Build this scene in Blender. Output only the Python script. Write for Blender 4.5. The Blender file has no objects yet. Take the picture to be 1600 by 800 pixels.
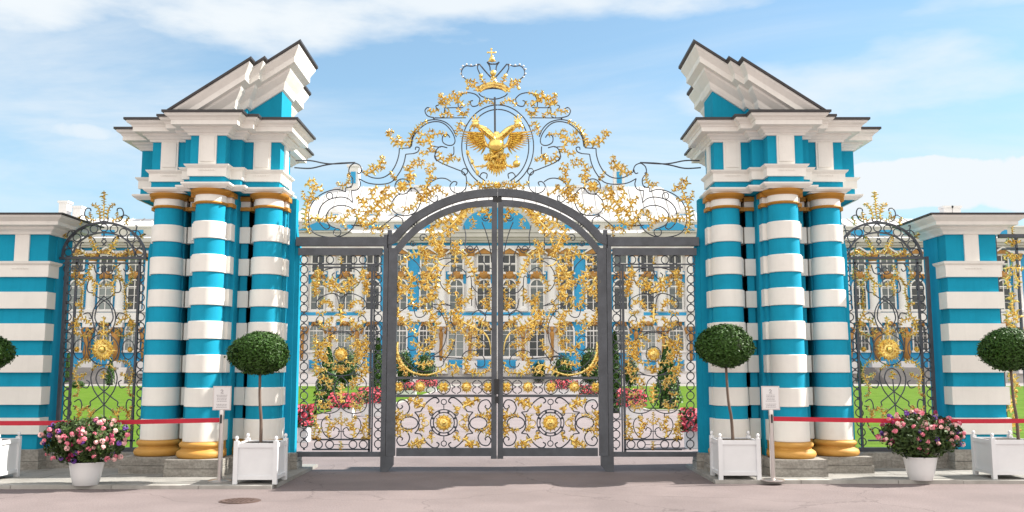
import bpy, bmesh, math, random
from mathutils import Vector, Matrix
random.seed(7)
R = math.radians
PI = math.pi
scn = bpy.context.scene
COL = scn.collection

# ------------------------------------------------------------------ camera
CAM_H = 1.62
TH = R(6.88)
F = 1450.0                       # focal length in pixels of a 1600 px wide frame
cd = bpy.data.cameras.new('camera'); cam = bpy.data.objects.new('camera', cd); COL.objects.link(cam)
cam.location = (0, 0, CAM_H); cam.rotation_euler = (R(90) + TH, 0, 0)
cd.sensor_width = 36; cd.lens = 36 * F / 1600; cd.clip_end = 3000; cd.clip_start = 0.1
scn.camera = cam
scn.render.resolution_x = 1024; scn.render.resolution_y = 512

# ------------------------------------------------------------------ sun, sky
SUN_EL = R(43); SUN_AZ = R(81)   # azimuth from +Y towards +X
sd = Vector((math.sin(SUN_AZ) * math.cos(SUN_EL), math.cos(SUN_AZ) * math.cos(SUN_EL), math.sin(SUN_EL)))
sl = bpy.data.lights.new('sun', 'SUN'); sl.energy = 4.2; sl.angle = R(0.5); sl.color = (1.0, 0.95, 0.87)
so = bpy.data.objects.new('sun', sl); COL.objects.link(so); so.location = (20, 0, 30)
so.rotation_euler = sd.to_track_quat('Z', 'Y').to_euler()
w = bpy.data.worlds.new('World'); scn.world = w; w.use_nodes = True
nt = w.node_tree; nt.nodes.clear(); N = nt.nodes.new; L = nt.links.new
out = N('ShaderNodeOutputWorld'); bg = N('ShaderNodeBackground'); bg.inputs['Strength'].default_value = 0.13
sky = N('ShaderNodeTexSky'); sky.sky_type = 'NISHITA'; sky.sun_disc = False
sky.sun_elevation = SUN_EL; sky.sun_rotation = SUN_AZ; sky.air_density = 1.0; sky.dust_density = 0.4; sky.ozone_density = 1.5
tc = N('ShaderNodeTexCoord'); sep = N('ShaderNodeSeparateXYZ'); L(tc.outputs['Generated'], sep.inputs[0])
def M_(op, a, b=None, c=None):
    n = N('ShaderNodeMath'); n.operation = op
    for i, x in enumerate((a, b, c)):
        if x is None: continue
        if isinstance(x, (int, float)): n.inputs[i].default_value = x
        else: L(x, n.inputs[i])
    return n.outputs[0]
def RAMP(x, a, b, c=0.0, d=1.0):
    n = N('ShaderNodeMapRange'); n.interpolation_type = 'SMOOTHSTEP'; L(x, n.inputs[0])
    for i, q in enumerate((a, b, c, d)): n.inputs[1 + i].default_value = q
    return n.outputs[0]
zz = M_('MAXIMUM', M_('ADD', sep.outputs[2], 0.12), 0.05)
comb = N('ShaderNodeCombineXYZ')
L(M_('DIVIDE', sep.outputs[0], zz), comb.inputs[0]); L(M_('DIVIDE', sep.outputs[1], zz), comb.inputs[1])
mp = N('ShaderNodeMapping'); L(comb.outputs[0], mp.inputs[0]); mp.inputs['Scale'].default_value = (0.55, 1.1, 1); mp.inputs['Rotation'].default_value = (0, 0, 0.35)
mp.inputs['Location'].default_value = (3.1, 1.7, 0)
n1 = N('ShaderNodeTexNoise'); L(mp.outputs[0], n1.inputs['Vector']); n1.inputs['Scale'].default_value = 0.95; n1.inputs['Detail'].default_value = 9; n1.inputs['Roughness'].default_value = 0.6; n1.inputs['Distortion'].default_value = 0.5
cirrus = RAMP(n1.outputs['Fac'], 0.34, 0.70, 0.14, 0.9)
# low cumulus banks, placed by direction
def blob(x, y, z, sx, sz):
    a = M_('DIVIDE', M_('SUBTRACT', sep.outputs[0], x), sx); b = M_('DIVIDE', M_('SUBTRACT', sep.outputs[2], z), sz)
    r2 = M_('ADD', M_('MULTIPLY', a, a), M_('MULTIPLY', b, b))
    return M_('SUBTRACT', 1.0, r2)
mp2 = N('ShaderNodeMapping'); L(tc.outputs['Generated'], mp2.inputs[0]); mp2.inputs['Scale'].default_value = (1, 1, 3.2); mp2.inputs['Rotation'].default_value = (0, 0.12, 0)
n2 = N('ShaderNodeTexNoise'); L(mp2.outputs[0], n2.inputs['Vector']); n2.inputs['Scale'].default_value = 5.5
n3 = N('ShaderNodeTexNoise'); L(tc.outputs['Generated'], n3.inputs['Vector']); n3.inputs['Scale'].default_value = 16; n3.inputs['Detail'].default_value = 7; n2.inputs['Detail'].default_value = 8; n2.inputs['Roughness'].default_value = 0.55
cum = None
for x_, z_, sx_, sz_, wt, nz, hard in ((-0.36, .350, .36, .048, 1.0, n2, 1.2), (0.05, .385, .30, .036, .95, n2, 1.2), (0.33, .275, .26, .055, .8, n2, 1.5), (0.50, .345, .14, .022, .7, n2, 1.4),
             (0.40, .185, .07, .022, 1.0, n3, .3), (0.485, .178, .07, .028, 1.0, n3, .3), (0.33, .165, .05, .016, .9, n3, .5), (0.42, .168, .12, .012, 1.0, n3, .4), (-0.425, .228, .045, .011, .8, n3, .9), (-0.30, .16, .2, .02, .5, n3, 1.6)):
    m = blob(x_, 0, z_, sx_, sz_)
    m = M_('MULTIPLY', RAMP(M_('ADD', m, M_('MULTIPLY', M_('SUBTRACT', nz.outputs['Fac'], 0.5), 3.0)), -0.1, hard), wt)
    cum = m if cum is None else M_('MAXIMUM', cum, m)
front = RAMP(sep.outputs[1], -0.05, 0.15)
cum = M_('MULTIPLY', cum, front)
low = M_('MULTIPLY', RAMP(sep.outputs[2], 0.05, 0.32, 0.7, 0.05), 1.0)       # milky band near the horizon
hz = N('ShaderNodeMixRGB'); L(low, hz.inputs[0]); hz.inputs[2].default_value = (1.75, 2.55, 3.15, 1)
mask = M_('MAXIMUM', M_('MULTIPLY', cirrus, M_('SUBTRACT', 1.0, M_('MULTIPLY', low, .8))), cum)
mx = N('ShaderNodeMixRGB'); L(mask, mx.inputs[0])
tint = N('ShaderNodeMixRGB'); tint.blend_type = 'MULTIPLY'; tint.inputs[0].default_value = 1; L(sky.outputs[0], tint.inputs[1]); tint.inputs[2].default_value = (0.50, 0.66, 0.66, 1)
L(tint.outputs[0], hz.inputs[1]); L(hz.outputs[0], mx.inputs[1]); mx.inputs[2].default_value = (3.0, 3.2, 3.35, 1)
# unseen bright warm cloud added behind the viewer to fill the shaded fronts
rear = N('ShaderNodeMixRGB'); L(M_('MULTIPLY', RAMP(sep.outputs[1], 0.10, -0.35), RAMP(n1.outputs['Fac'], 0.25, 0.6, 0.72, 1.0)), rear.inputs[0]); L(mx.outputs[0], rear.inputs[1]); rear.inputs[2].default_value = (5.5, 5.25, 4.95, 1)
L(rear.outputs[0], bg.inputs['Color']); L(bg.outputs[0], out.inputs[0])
scn.view_settings.view_transform = 'Standard'; scn.view_settings.look = 'None'
scn.view_settings.exposure = 1.2; scn.view_settings.gamma = 1; scn.view_settings.use_curve_mapping = False
scn.render.engine = 'CYCLES'
scn.cycles.max_bounces = 7; scn.cycles.diffuse_bounces = 4; scn.cycles.glossy_bounces = 3

# ------------------------------------------------------------------ materials
def mat(name, col, rough=0.7, metal=0.0, var=0.12, scale=3.0, bump=0.0, bscale=40.0, col2=None, spec=0.5, stretch=None, th=(0.35, 0.65), detail=6, coat=0, grain=None, streak=0, cracks=0):
    m = bpy.data.materials.new(name); m.use_nodes = True
    t = m.node_tree; b = t.nodes['Principled BSDF']
    b.inputs['Roughness'].default_value = rough; b.inputs['Metallic'].default_value = metal
    b.inputs['Specular IOR Level'].default_value = spec
    if coat: b.inputs['Coat Weight'].default_value = coat
    c = t.nodes.new('ShaderNodeTexCoord'); mpn = t.nodes.new('ShaderNodeMapping'); t.links.new(c.outputs['Object'], mpn.inputs[0])
    if stretch: mpn.inputs['Scale'].default_value = stretch
    n = t.nodes.new('ShaderNodeTexNoise'); n.inputs['Scale'].default_value = scale; n.inputs['Detail'].default_value = detail; n.inputs['Roughness'].default_value = 0.6
    t.links.new(mpn.outputs[0], n.inputs['Vector'])
    r = t.nodes.new('ShaderNodeValToRGB'); t.links.new(n.outputs['Fac'], r.inputs[0])
    r.color_ramp.elements[0].position = th[0]; r.color_ramp.elements[1].position = th[1]
    if col2 is None: col2 = tuple(x * (1 - var) for x in col)
    r.color_ramp.elements[0].color = (*col2, 1); r.color_ramp.elements[1].color = (*col, 1)
    cur = r.outputs[0]
    def mul(fac_out, lo, hi, amt):
        nonlocal cur
        mr = t.nodes.new('ShaderNodeMapRange'); t.links.new(fac_out, mr.inputs[0]); mr.inputs[1].default_value = lo; mr.inputs[2].default_value = hi; mr.inputs[3].default_value = 1 - amt; mr.inputs[4].default_value = 1
        mm = t.nodes.new('ShaderNodeMixRGB'); mm.blend_type = 'MULTIPLY'; mm.inputs[0].default_value = 1; t.links.new(cur, mm.inputs[1]); t.links.new(mr.outputs[0], mm.inputs[2]); cur = mm.outputs[0]
    if grain:
        g_ = t.nodes.new('ShaderNodeTexNoise'); g_.inputs['Scale'].default_value = grain[0]; g_.inputs['Detail'].default_value = 5; g_.inputs['Roughness'].default_value = .7; t.links.new(c.outputs['Object'], g_.inputs['Vector']); mul(g_.outputs['Fac'], .35, .6, grain[1])
    if streak:      # rain streaks and grime
        m2 = t.nodes.new('ShaderNodeMapping'); t.links.new(c.outputs['Object'], m2.inputs[0]); m2.inputs['Scale'].default_value = (7, 7, .45)
        g_ = t.nodes.new('ShaderNodeTexNoise'); g_.inputs['Scale'].default_value = 1.6; g_.inputs['Detail'].default_value = 6; t.links.new(m2.outputs[0], g_.inputs['Vector']); mul(g_.outputs['Fac'], .34, .5, streak)
        g_ = t.nodes.new('ShaderNodeTexNoise'); g_.inputs['Scale'].default_value = 5; g_.inputs['Detail'].default_value = 8; g_.inputs['Roughness'].default_value = .75; t.links.new(c.outputs['Object'], g_.inputs['Vector']); mul(g_.outputs['Fac'], .33, .45, streak * 1.2)
    if cracks:
        dn = t.nodes.new('ShaderNodeTexNoise'); dn.inputs['Scale'].default_value = 1.3; dn.inputs['Detail'].default_value = 6; t.links.new(c.outputs['Object'], dn.inputs['Vector'])
        mxv = t.nodes.new('ShaderNodeMixRGB'); mxv.inputs[0].default_value = .45; t.links.new(c.outputs['Object'], mxv.inputs[1]); t.links.new(dn.outputs['Color'], mxv.inputs[2])
        vo = t.nodes.new('ShaderNodeTexVoronoi'); vo.feature = 'DISTANCE_TO_EDGE'; vo.inputs['Scale'].default_value = .7; t.links.new(mxv.outputs[0], vo.inputs['Vector']); mul(vo.outputs['Distance'], 0.0, .006, cracks)
        g_ = t.nodes.new('ShaderNodeTexNoise'); g_.inputs['Scale'].default_value = .35; g_.inputs['Detail'].default_value = 3; t.links.new(mpn.outputs[0], g_.inputs['Vector']); mul(g_.outputs['Fac'], .44, .52, .10)
    t.links.new(cur, b.inputs['Base Color'])
    if bump:
        n2_ = t.nodes.new('ShaderNodeTexNoise'); n2_.inputs['Scale'].default_value = bscale; n2_.inputs['Detail'].default_value = 4
        t.links.new(mpn.outputs[0], n2_.inputs['Vector'])
        bp = t.nodes.new('ShaderNodeBump'); bp.inputs['Strength'].default_value = bump; bp.inputs['Distance'].default_value = 0.02
        t.links.new(n2_.outputs['Fac'], bp.inputs['Height']); t.links.new(bp.outputs[0], b.inputs['Normal'])
    return m
TEAL = mat('teal_stucco', (0.012, 0.315, 0.485), 0.9, spec=0.12, streak=.045, var=0.14, scale=1.6, bump=0.12, bscale=60)
WHITE = mat('white_stucco', (0.82, 0.795, 0.745), 0.8, spec=0.2, streak=.03, var=0.07, scale=2.2, bump=0.1, bscale=50)
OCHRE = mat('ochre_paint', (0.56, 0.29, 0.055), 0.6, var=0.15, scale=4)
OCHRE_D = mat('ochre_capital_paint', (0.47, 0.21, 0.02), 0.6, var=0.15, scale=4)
STONE = mat('grey_limestone', (0.42, 0.40, 0.36), 0.85, col2=(0.23, 0.21, 0.185), grain=(25, .35), scale=3.5, bump=0.5, bscale=14, stretch=(1, 1, 4), th=(0.3, 0.7))
ROOFM = mat('dark_roof_metal', (0.055, 0.05, 0.052), 0.5, var=0.3, scale=5, metal=0.3)
IRON = mat('dark_grey_wrought_iron', (0.052, 0.06, 0.078), 0.42, var=0.3, scale=6, spec=0.6)
IRONP = mat('weathered_grey_iron_bar', (0.082, 0.09, 0.106), 0.5, var=0.35, scale=5, spec=0.6, bump=0.05)
GOLD = mat('gilded_metal', (1.0, 0.80, 0.28), 0.30, metal=0.72, col2=(0.62, 0.34, 0.08), th=(0.40, 0.52), scale=34, bump=0.25, bscale=90)  # darker noise: aged gilding, also painting shadow contrast into the leaves
GOLDS = mat('polished_gilding', (1.0, 0.72, 0.20), 0.2, metal=0.85, var=0.2, scale=12)
ROAD = mat('pinkish_asphalt', (0.275, 0.226, 0.221), 0.95, spec=0.2, col2=(0.24, 0.197, 0.193), scale=1.1, grain=(55, .3), cracks=.3, bump=0.5, bscale=120)
PAVE = mat('pale_paving_slabs', (0.36, 0.345, 0.32), 0.85, col2=(0.24, 0.23, 0.21), grain=(40, .25), scale=1.7, bump=0.3, bscale=30)
KERB = mat('pale_kerb_stone', (0.44, 0.42, 0.39), 0.8, col2=(0.30, 0.285, 0.26), scale=3, bump=0.3, bscale=25)
GRAVEL = mat('pink_gravel', (0.255, 0.213, 0.215), 0.95, var=0.18, scale=0.8, bump=0.4, bscale=60)
GRASS = mat('mown_grass', (0.115, 0.20, 0.02), 0.95, grain=(1.6, .3), cracks=0, col2=(0.09, 0.175, 0.012), scale=0.5, bump=0.6, bscale=30, spec=0.1)
WPAINT = mat('white_gloss_paint', (0.74, 0.745, 0.76), 0.4, var=0.05, scale=4)
POTM = mat('white_glazed_pot', (0.72, 0.72, 0.72), 0.18, var=0.04, scale=5)
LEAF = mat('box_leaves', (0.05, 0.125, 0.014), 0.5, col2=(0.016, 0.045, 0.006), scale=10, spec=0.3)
LEAF2 = mat('geranium_leaves', (0.06, 0.10, 0.02), 0.55, col2=(0.02, 0.045, 0.012), scale=12, spec=0.3)
CORE = mat('dark_core', (0.018, 0.03, 0.008), 0.9)  # solid dark core filling the inside of the foliage
BARK = mat('pale_bark', (0.17, 0.12, 0.095), 0.85, col2=(0.09, 0.06, 0.045), scale=20, bump=0.3, stretch=(1, 1, 0.2))
SOIL = mat('soil', (0.05, 0.035, 0.025), 0.95)
STEEL = mat('brushed_steel', (0.62, 0.57, 0.55), 0.28, metal=0.9, var=0.1)
BLACKP = mat('black_plastic', (0.02, 0.02, 0.022), 0.5)
REDBELT = mat('red_belt', (0.50, 0.012, 0.035), 0.65, var=0.12, scale=20)
PAPER = mat('white_notice', (0.72, 0.70, 0.70), 0.3, var=0.03)
INK = mat('grey_print', (0.30, 0.28, 0.29), 0.6)
PINK = mat('pink_petals', (0.85, 0.33, 0.40), 0.6, col2=(0.78, 0.16, 0.25), scale=30)
PALEP = mat('pale_pink_petals', (0.88, 0.66, 0.62), 0.6, col2=(0.85, 0.42, 0.42), scale=30)
MAGE = mat('magenta_petals', (0.42, 0.02, 0.12), 0.6, var=0.3, scale=30)
PURP = mat('violet_petals', (0.20, 0.07, 0.42), 0.6, var=0.3, scale=30)
REDF = mat('red_petals', (0.52, 0.02, 0.06), 0.6, col2=(0.65, 0.10, 0.14), scale=6)
P_BLUE = mat('palace_blue_stucco', (0.035, 0.33, 0.62), 0.8, var=0.08, scale=0.4)
P_WHITE = mat('palace_white_stucco', (0.76, 0.74, 0.74), 0.8, var=0.08, scale=0.3)
P_GREY = mat('palace_grey_trim', (0.55, 0.53, 0.50), 0.8, var=0.15, scale=0.5)
P_GOLD = mat('palace_ochre_ornament', (0.46, 0.22, 0.045), 0.6, var=0.4, scale=1.2)
P_GLASS = mat('dark_window_glass', (0.035, 0.045, 0.048), 0.12, var=0.5, scale=0.2, spec=0.6)
gt = P_GLASS.node_tree; gb_ = gt.nodes['Principled BSDF']; oi = gt.nodes.new('ShaderNodeObjectInfo'); rr_ = gt.nodes.new('ShaderNodeValToRGB')
rr_.color_ramp.interpolation = 'CONSTANT'
for e_, (p_, c_) in zip([rr_.color_ramp.elements[0], rr_.color_ramp.elements[1], rr_.color_ramp.elements.new(.5), rr_.color_ramp.elements.new(.78)], ((0, (.025, .03, .032)), (.3, (.05, .065, .07)), (.5, (.09, .11, .115)), (.78, (.20, .23, .23)))):
    e_.position = p_; e_.color = (*c_, 1)
gt.links.new(oi.outputs['Random'], rr_.inputs[0]); gt.links.new(rr_.outputs[0], gb_.inputs['Base Color'])  # random pane tones paint varied window reflections into the base colour
P_ROOF = mat('pale_metal_roof', (0.62, 0.61, 0.61), 0.5, var=0.08, scale=0.4)
RUST = mat('rusty_cast_iron', (0.12, 0.075, 0.062), 0.7, var=0.4, scale=12, bump=0.4)
STEPM = mat('grey_step_stone', (0.27, 0.255, 0.25), 0.85, var=0.2, scale=0.7)

# ------------------------------------------------------------------ mesh builder
ORG = {}
class MB:
    def __init__(s): s.v = []; s.f = []
    def add(s, vs, fs):
        b = len(s.v); s.v += [tuple(p) for p in vs]; s.f += [tuple(b + i for i in q) for q in fs]; return s
    def box(s, x0, x1, y0, y1, z0, z1):
        if x0 > x1: x0, x1 = x1, x0
        return s.add([(x0,y0,z0),(x1,y0,z0),(x1,y1,z0),(x0,y1,z0),(x0,y0,z1),(x1,y0,z1),(x1,y1,z1),(x0,y1,z1)],
                     [(0,3,2,1),(4,5,6,7),(0,1,5,4),(1,2,6,5),(2,3,7,6),(3,0,4,7)])
    def tube(s, pts, r, n=6, closed=False, flat=1.0, cap=True, fdir=None):
        # flat: scale of the section across the picture plane's depth (y)
        pts = [Vector(p) for p in pts]; m = len(pts)
        rs = r if isinstance(r, (list, tuple)) else [r] * m
        b = len(s.v)
        for i, p in enumerate(pts):
            if closed: t = pts[(i + 1) % m] - pts[i - 1]
            else: t = pts[min(i + 1, m - 1)] - pts[max(i - 1, 0)]
            if t.length < 1e-9: t = Vector((0, 0, 1))
            t.normalize()
            ref = Vector((0, 1, 0)) if abs(t.y) < 0.85 else Vector((0, 0, 1))
            a = t.cross(ref).normalized(); c = a.cross(t).normalized()
            for k in range(n):
                q = 2 * PI * (k + 0.5) / n
                d = a * math.cos(q) * rs[i] + c * math.sin(q) * rs[i] * flat
                s.v.append(tuple(p + d))
        for i in range(m if closed else m - 1):
            j = (i + 1) % m
            for k in range(n):
                l = (k + 1) % n
                s.f.append((b + i*n + k, b + i*n + l, b + j*n + l, b + j*n + k))
        if not closed and cap:
            s.f.append(tuple(b + k for k in range(n))[::-1]); s.f.append(tuple(b + (m-1)*n + k for k in range(n)))
        return s
    def lathe(s, cx, cy, prof, n=32, cap=True):
        b = len(s.v); m = len(prof)
        for r, z in prof:
            for k in range(n):
                a = 2 * PI * k / n; s.v.append((cx + r * math.cos(a), cy + r * math.sin(a), z))
        for i in range(m - 1):
            for k in range(n):
                l = (k + 1) % n; s.f.append((b+i*n+k, b+i*n+l, b+(i+1)*n+l, b+(i+1)*n+k))
        if cap:
            s.f.append(tuple(b + k for k in range(n))[::-1]); s.f.append(tuple(b + (m-1)*n + k for k in range(n)))
        return s
    def prism(s, poly, z0, z1):     # poly in xy (ccw), z1 may be a function of (x, y)
        n = len(poly); f1 = z1 if callable(z1) else (lambda x, y: z1)
        vs = [(x, y, z0) for x, y in poly] + [(x, y, f1(x, y)) for x, y in poly]
        return s.add(vs, [tuple(range(n))[::-1], tuple(range(n, 2*n))] + [(i, (i+1) % n, n + (i+1) % n, n + i) for i in range(n)])
    def face_prism(s, poly, y0, y1):  # polygon in xz, thickness in y
        n = len(poly)
        vs = [(x, y0, z) for x, z in poly] + [(x, y1, z) for x, z in poly]
        return s.add(vs, [tuple(range(n)), tuple(range(n, 2*n))[::-1]] + [(i, n+i, n+(i+1) % n, (i+1) % n) for i in range(n)])
    def ball(s, c, rx, ry, rz, nu=12, nv=8):
        prof = []
        b = len(s.v)
        for i in range(1, nv):
            t = PI * i / nv
            for k in range(nu):
                a = 2*PI*k/nu; s.v.append((c[0]+rx*math.sin(t)*math.cos(a), c[1]+ry*math.sin(t)*math.sin(a), c[2]-rz*math.cos(t)))
        for i in range(nv-2):
            for k in range(nu):
                l=(k+1)%nu; s.f.append((b+i*nu+k, b+i*nu+l, b+(i+1)*nu+l, b+(i+1)*nu+k))
        s.v.append((c[0],c[1],c[2]-rz)); p0=len(s.v)-1; s.v.append((c[0],c[1],c[2]+rz)); p1=len(s.v)-1
        for k in range(nu):
            l=(k+1)%nu; s.f.append((p0, b+l, b+k)); s.f.append((p1, b+(nv-2)*nu+k, b+(nv-2)*nu+l))
        return s
    def sweep(s, path, prof, shear=None, closed=True):
        # rectilinear plan path (ccw), profile [(offset, z)...]
        n = len(path); b = len(s.v); m = len(prof)
        for i, p in enumerate(path):
            p = Vector(p); a = (p - Vector(path[i-1])).normalized(); c = (Vector(path[(i+1) % n]) - p).normalized()
            n1 = Vector((a.y, -a.x)); n2 = Vector((c.y, -c.x)); mt = n1 + n2
            mt = mt / max(0.2, (1 + n1.dot(n2)))
            for o, z in prof:
                q = p + mt * o
                s.v.append((q.x, q.y, z + (shear(q.x) if shear else 0)))
        for i in range(n):
            j = (i + 1) % n
            for k in range(m - 1):
                s.f.append((b+i*m+k, b+j*m+k, b+j*m+k+1, b+i*m+k+1))
        return s
    def mirror(s, x0, keep=False):
        n = len(s.v); s.v = [(2*x0 - x, y, z) for x, y, z in s.v]; s.f = [q[::-1] for q in s.f]; return s
    def move(s, dx, dy, dz): s.v = [(x+dx, y+dy, z+dz) for x, y, z in s.v]; return s
    def build(s, name, m, parent=None, origin=None, smooth=None):
        if parent is not None: org = ORG[parent.name]
        else: org = Vector(origin) if origin else Vector((0, 0, 0))
        me = bpy.data.meshes.new(name)
        me.from_pydata([(x-org.x, y-org.y, z-org.z) for x, y, z in s.v], [], s.f); me.update()
        if smooth:
            for p in me.polygons: p.use_smooth = True
            if smooth is not True: me.set_sharp_from_angle(angle=R(smooth))
        me.materials.append(m)
        o = bpy.data.objects.new(name, me); COL.objects.link(o)
        if parent is not None: o.parent = parent
        else: o.location = org
        ORG[o.name] = org
        return o
def clip_below(o, z):
    bm = bmesh.new(); bm.from_mesh(o.data)
    z -= ORG[o.name].z
    bmesh.ops.bisect_plane(bm, geom=bm.verts[:] + bm.edges[:] + bm.faces[:], plane_co=(0, 0, z), plane_no=(0, 0, 1), clear_inner=True)
    bm.to_mesh(o.data); bm.free()
def fix_normals(o):
    bm = bmesh.new(); bm.from_mesh(o.data); bmesh.ops.recalc_face_normals(bm, faces=bm.faces[:]); bm.to_mesh(o.data); bm.free()
def tag(o, label=None, cat=None, group=None, kind=None):
    if label: o['label'] = label
    if cat: o['category'] = cat
    if group: o['group'] = group
    if kind: o['kind'] = kind
    return o
def thing(name, label, cat, loc, group=None):
    o = bpy.data.objects.new(name, None); COL.objects.link(o); o.location = loc; o.empty_display_size = 0.2
    ORG[o.name] = Vector(loc); return tag(o, label, cat, group)
def copy_tree(o, dx=(0, 0, 0), parent=None):
    c = o.copy(); COL.objects.link(c)
    if parent is not None: c.parent = parent
    else: c.location = o.location + Vector(dx)
    ORG[c.name] = ORG[o.name] + Vector(dx)
    for ch in list(o.children): copy_tree(ch, dx, c)
    return c
def P(px, py, Y):
    """photo pixel -> point on the plane at distance Y"""
    x = (px - 800) / F; y = (400 - py) / F
    d = Vector((x, math.cos(TH) - y * math.sin(TH), math.sin(TH) + y * math.cos(TH)))
    t = Y / d.y
    return Vector((0, 0, CAM_H)) + d * t
def ground_Y(py):
    y = (400 - py) / F; return -CAM_H * (math.cos(TH) - y * math.sin(TH)) / (math.sin(TH) + y * math.cos(TH))
def crom(pts, k=6, closed=False):
    pts = [Vector(p) for p in pts]; n = len(pts)
    if n < 3 and not closed:
        return [pts[0].lerp(pts[1], i / k) for i in range(k + 1)]
    g = (lambda i: pts[i % n]) if closed else (lambda i: pts[max(0, min(n-1, i))])
    o = []
    for i in range(n if closed else n - 1):
        p0, p1, p2, p3 = g(i-1), g(i), g(i+1), g(i+2)
        for j in range(k):
            t = j / k
            o.append(0.5 * ((2*p1) + (p2-p0)*t + (2*p0-5*p1+4*p2-p3)*t*t + (3*p1-p0-3*p2+p3)*t*t*t))
    if not closed: o.append(pts[-1])
    return o

# ================================================================== SETTING
def sheet(name, x0, x1, y0, y1, z, m, kind='structure', thick=None):
    b = MB()
    if thick: b.box(x0, x1, y0, y1, z - thick, z)
    else: b.add([(x0,y0,z),(x1,y0,z),(x1,y1,z),(x0,y1,z)], [(0,1,2,3)])
    return tag(b.build(name, m), kind=kind)
sheet('ground', -900, 900, -400, 1500, -0.03, GRAVEL)
sheet('road', -60, 60, -15, 17.3, -0.0, ROAD)
sheet('forecourt', -6.6, 6.3, 17.3, 92, -0.004, GRAVEL)
for x0, x1 in ((-80, -6.9), (6.6, 80)):
    sheet('lawn', x0, x1, 16.4, 84, 0.008, GRASS)
for x0, x1 in ((-6.9, -5.3), (5.2, 6.6)):
    sheet('lawn', x0, x1, 36, 84, 0.008, GRASS)
for x0, x1 in ((-6.9, -5.3), (5.2, 6.6)):
    tag(MB().box(x0, x1, 35.8, 36, -0.02, 0.05).build('kerb', KERB), kind='structure')
for x in (-5.3, 5.2):
    tag(MB().box(x-0.07, x+0.07, 36, 84, -0.02, 0.045).build('kerb', KERB), kind='structure')
sheet('white_gravel_path', -80, 80, 84, 94, 0.004, PAVE)

# pavements with slabs (left one reaches further towards the viewer)
def pavement(x0, x1, y0, y1, h):
    b = MB(); y = y0
    b.box(x0, x1, y0 + 0.16, y1, -0.05, h - 0.012)
    o = tag(b.build('pavement', PAVE), kind='structure')
    random.seed(5)
    k = MB(); x = x0
    while x < x1 - 0.05:
        nx = min(x1, x + random.uniform(0.9, 1.4)); k.box(x + 0.004, nx - 0.004, y0 + random.uniform(-.004, .004), y0 + 0.155, -0.05, h + random.uniform(-.004, .003)); x = nx
    tag(k.build('kerb', KERB), kind='structure')
    s = MB(); 
    rows = [y0 + 0.165]
    while rows[-1] < y1: rows.append(rows[-1] + 0.55)
    for j in range(len(rows) - 1):
        x = x0
        while x < x1 - 0.05:
            nx = min(x1, x + random.uniform(0.7, 1.1)); s.box(x+.005, nx-.005, rows[j]+.005, min(rows[j+1], y1)-.005, h-0.02, h + random.uniform(-.003, .002)); x = nx
    tag(s.build('paving', PAVE), kind='structure')
pavement(-40, -3.2, 12.78, 15.6, 0.05)
pavement(2.86, 40, 13.35, 15.6, 0.05)
# manhole
c = P(375, 783, ground_Y(783))
t = thing('manhole_cover', 'rusty round manhole cover in the asphalt at the lower left', 'manhole cover', (c.x, c.y, 0))
MB().lathe(c.x, c.y, [(0.25, 0.0), (0.25, 0.006)], 36).build('frame', RUST, t)
b = MB().lathe(c.x, c.y, [(0.225, 0.006), (0.225, 0.012)], 36)
for i in range(-4, 5):
    for j in range(-4, 5):
        if i*i + j*j < 13: b.box(c.x+i*.05-.014, c.x+i*.05+.014, c.y+j*.05-.014, c.y+j*.05+.014, 0.012, 0.017)
b.build('lid', RUST, t)

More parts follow.
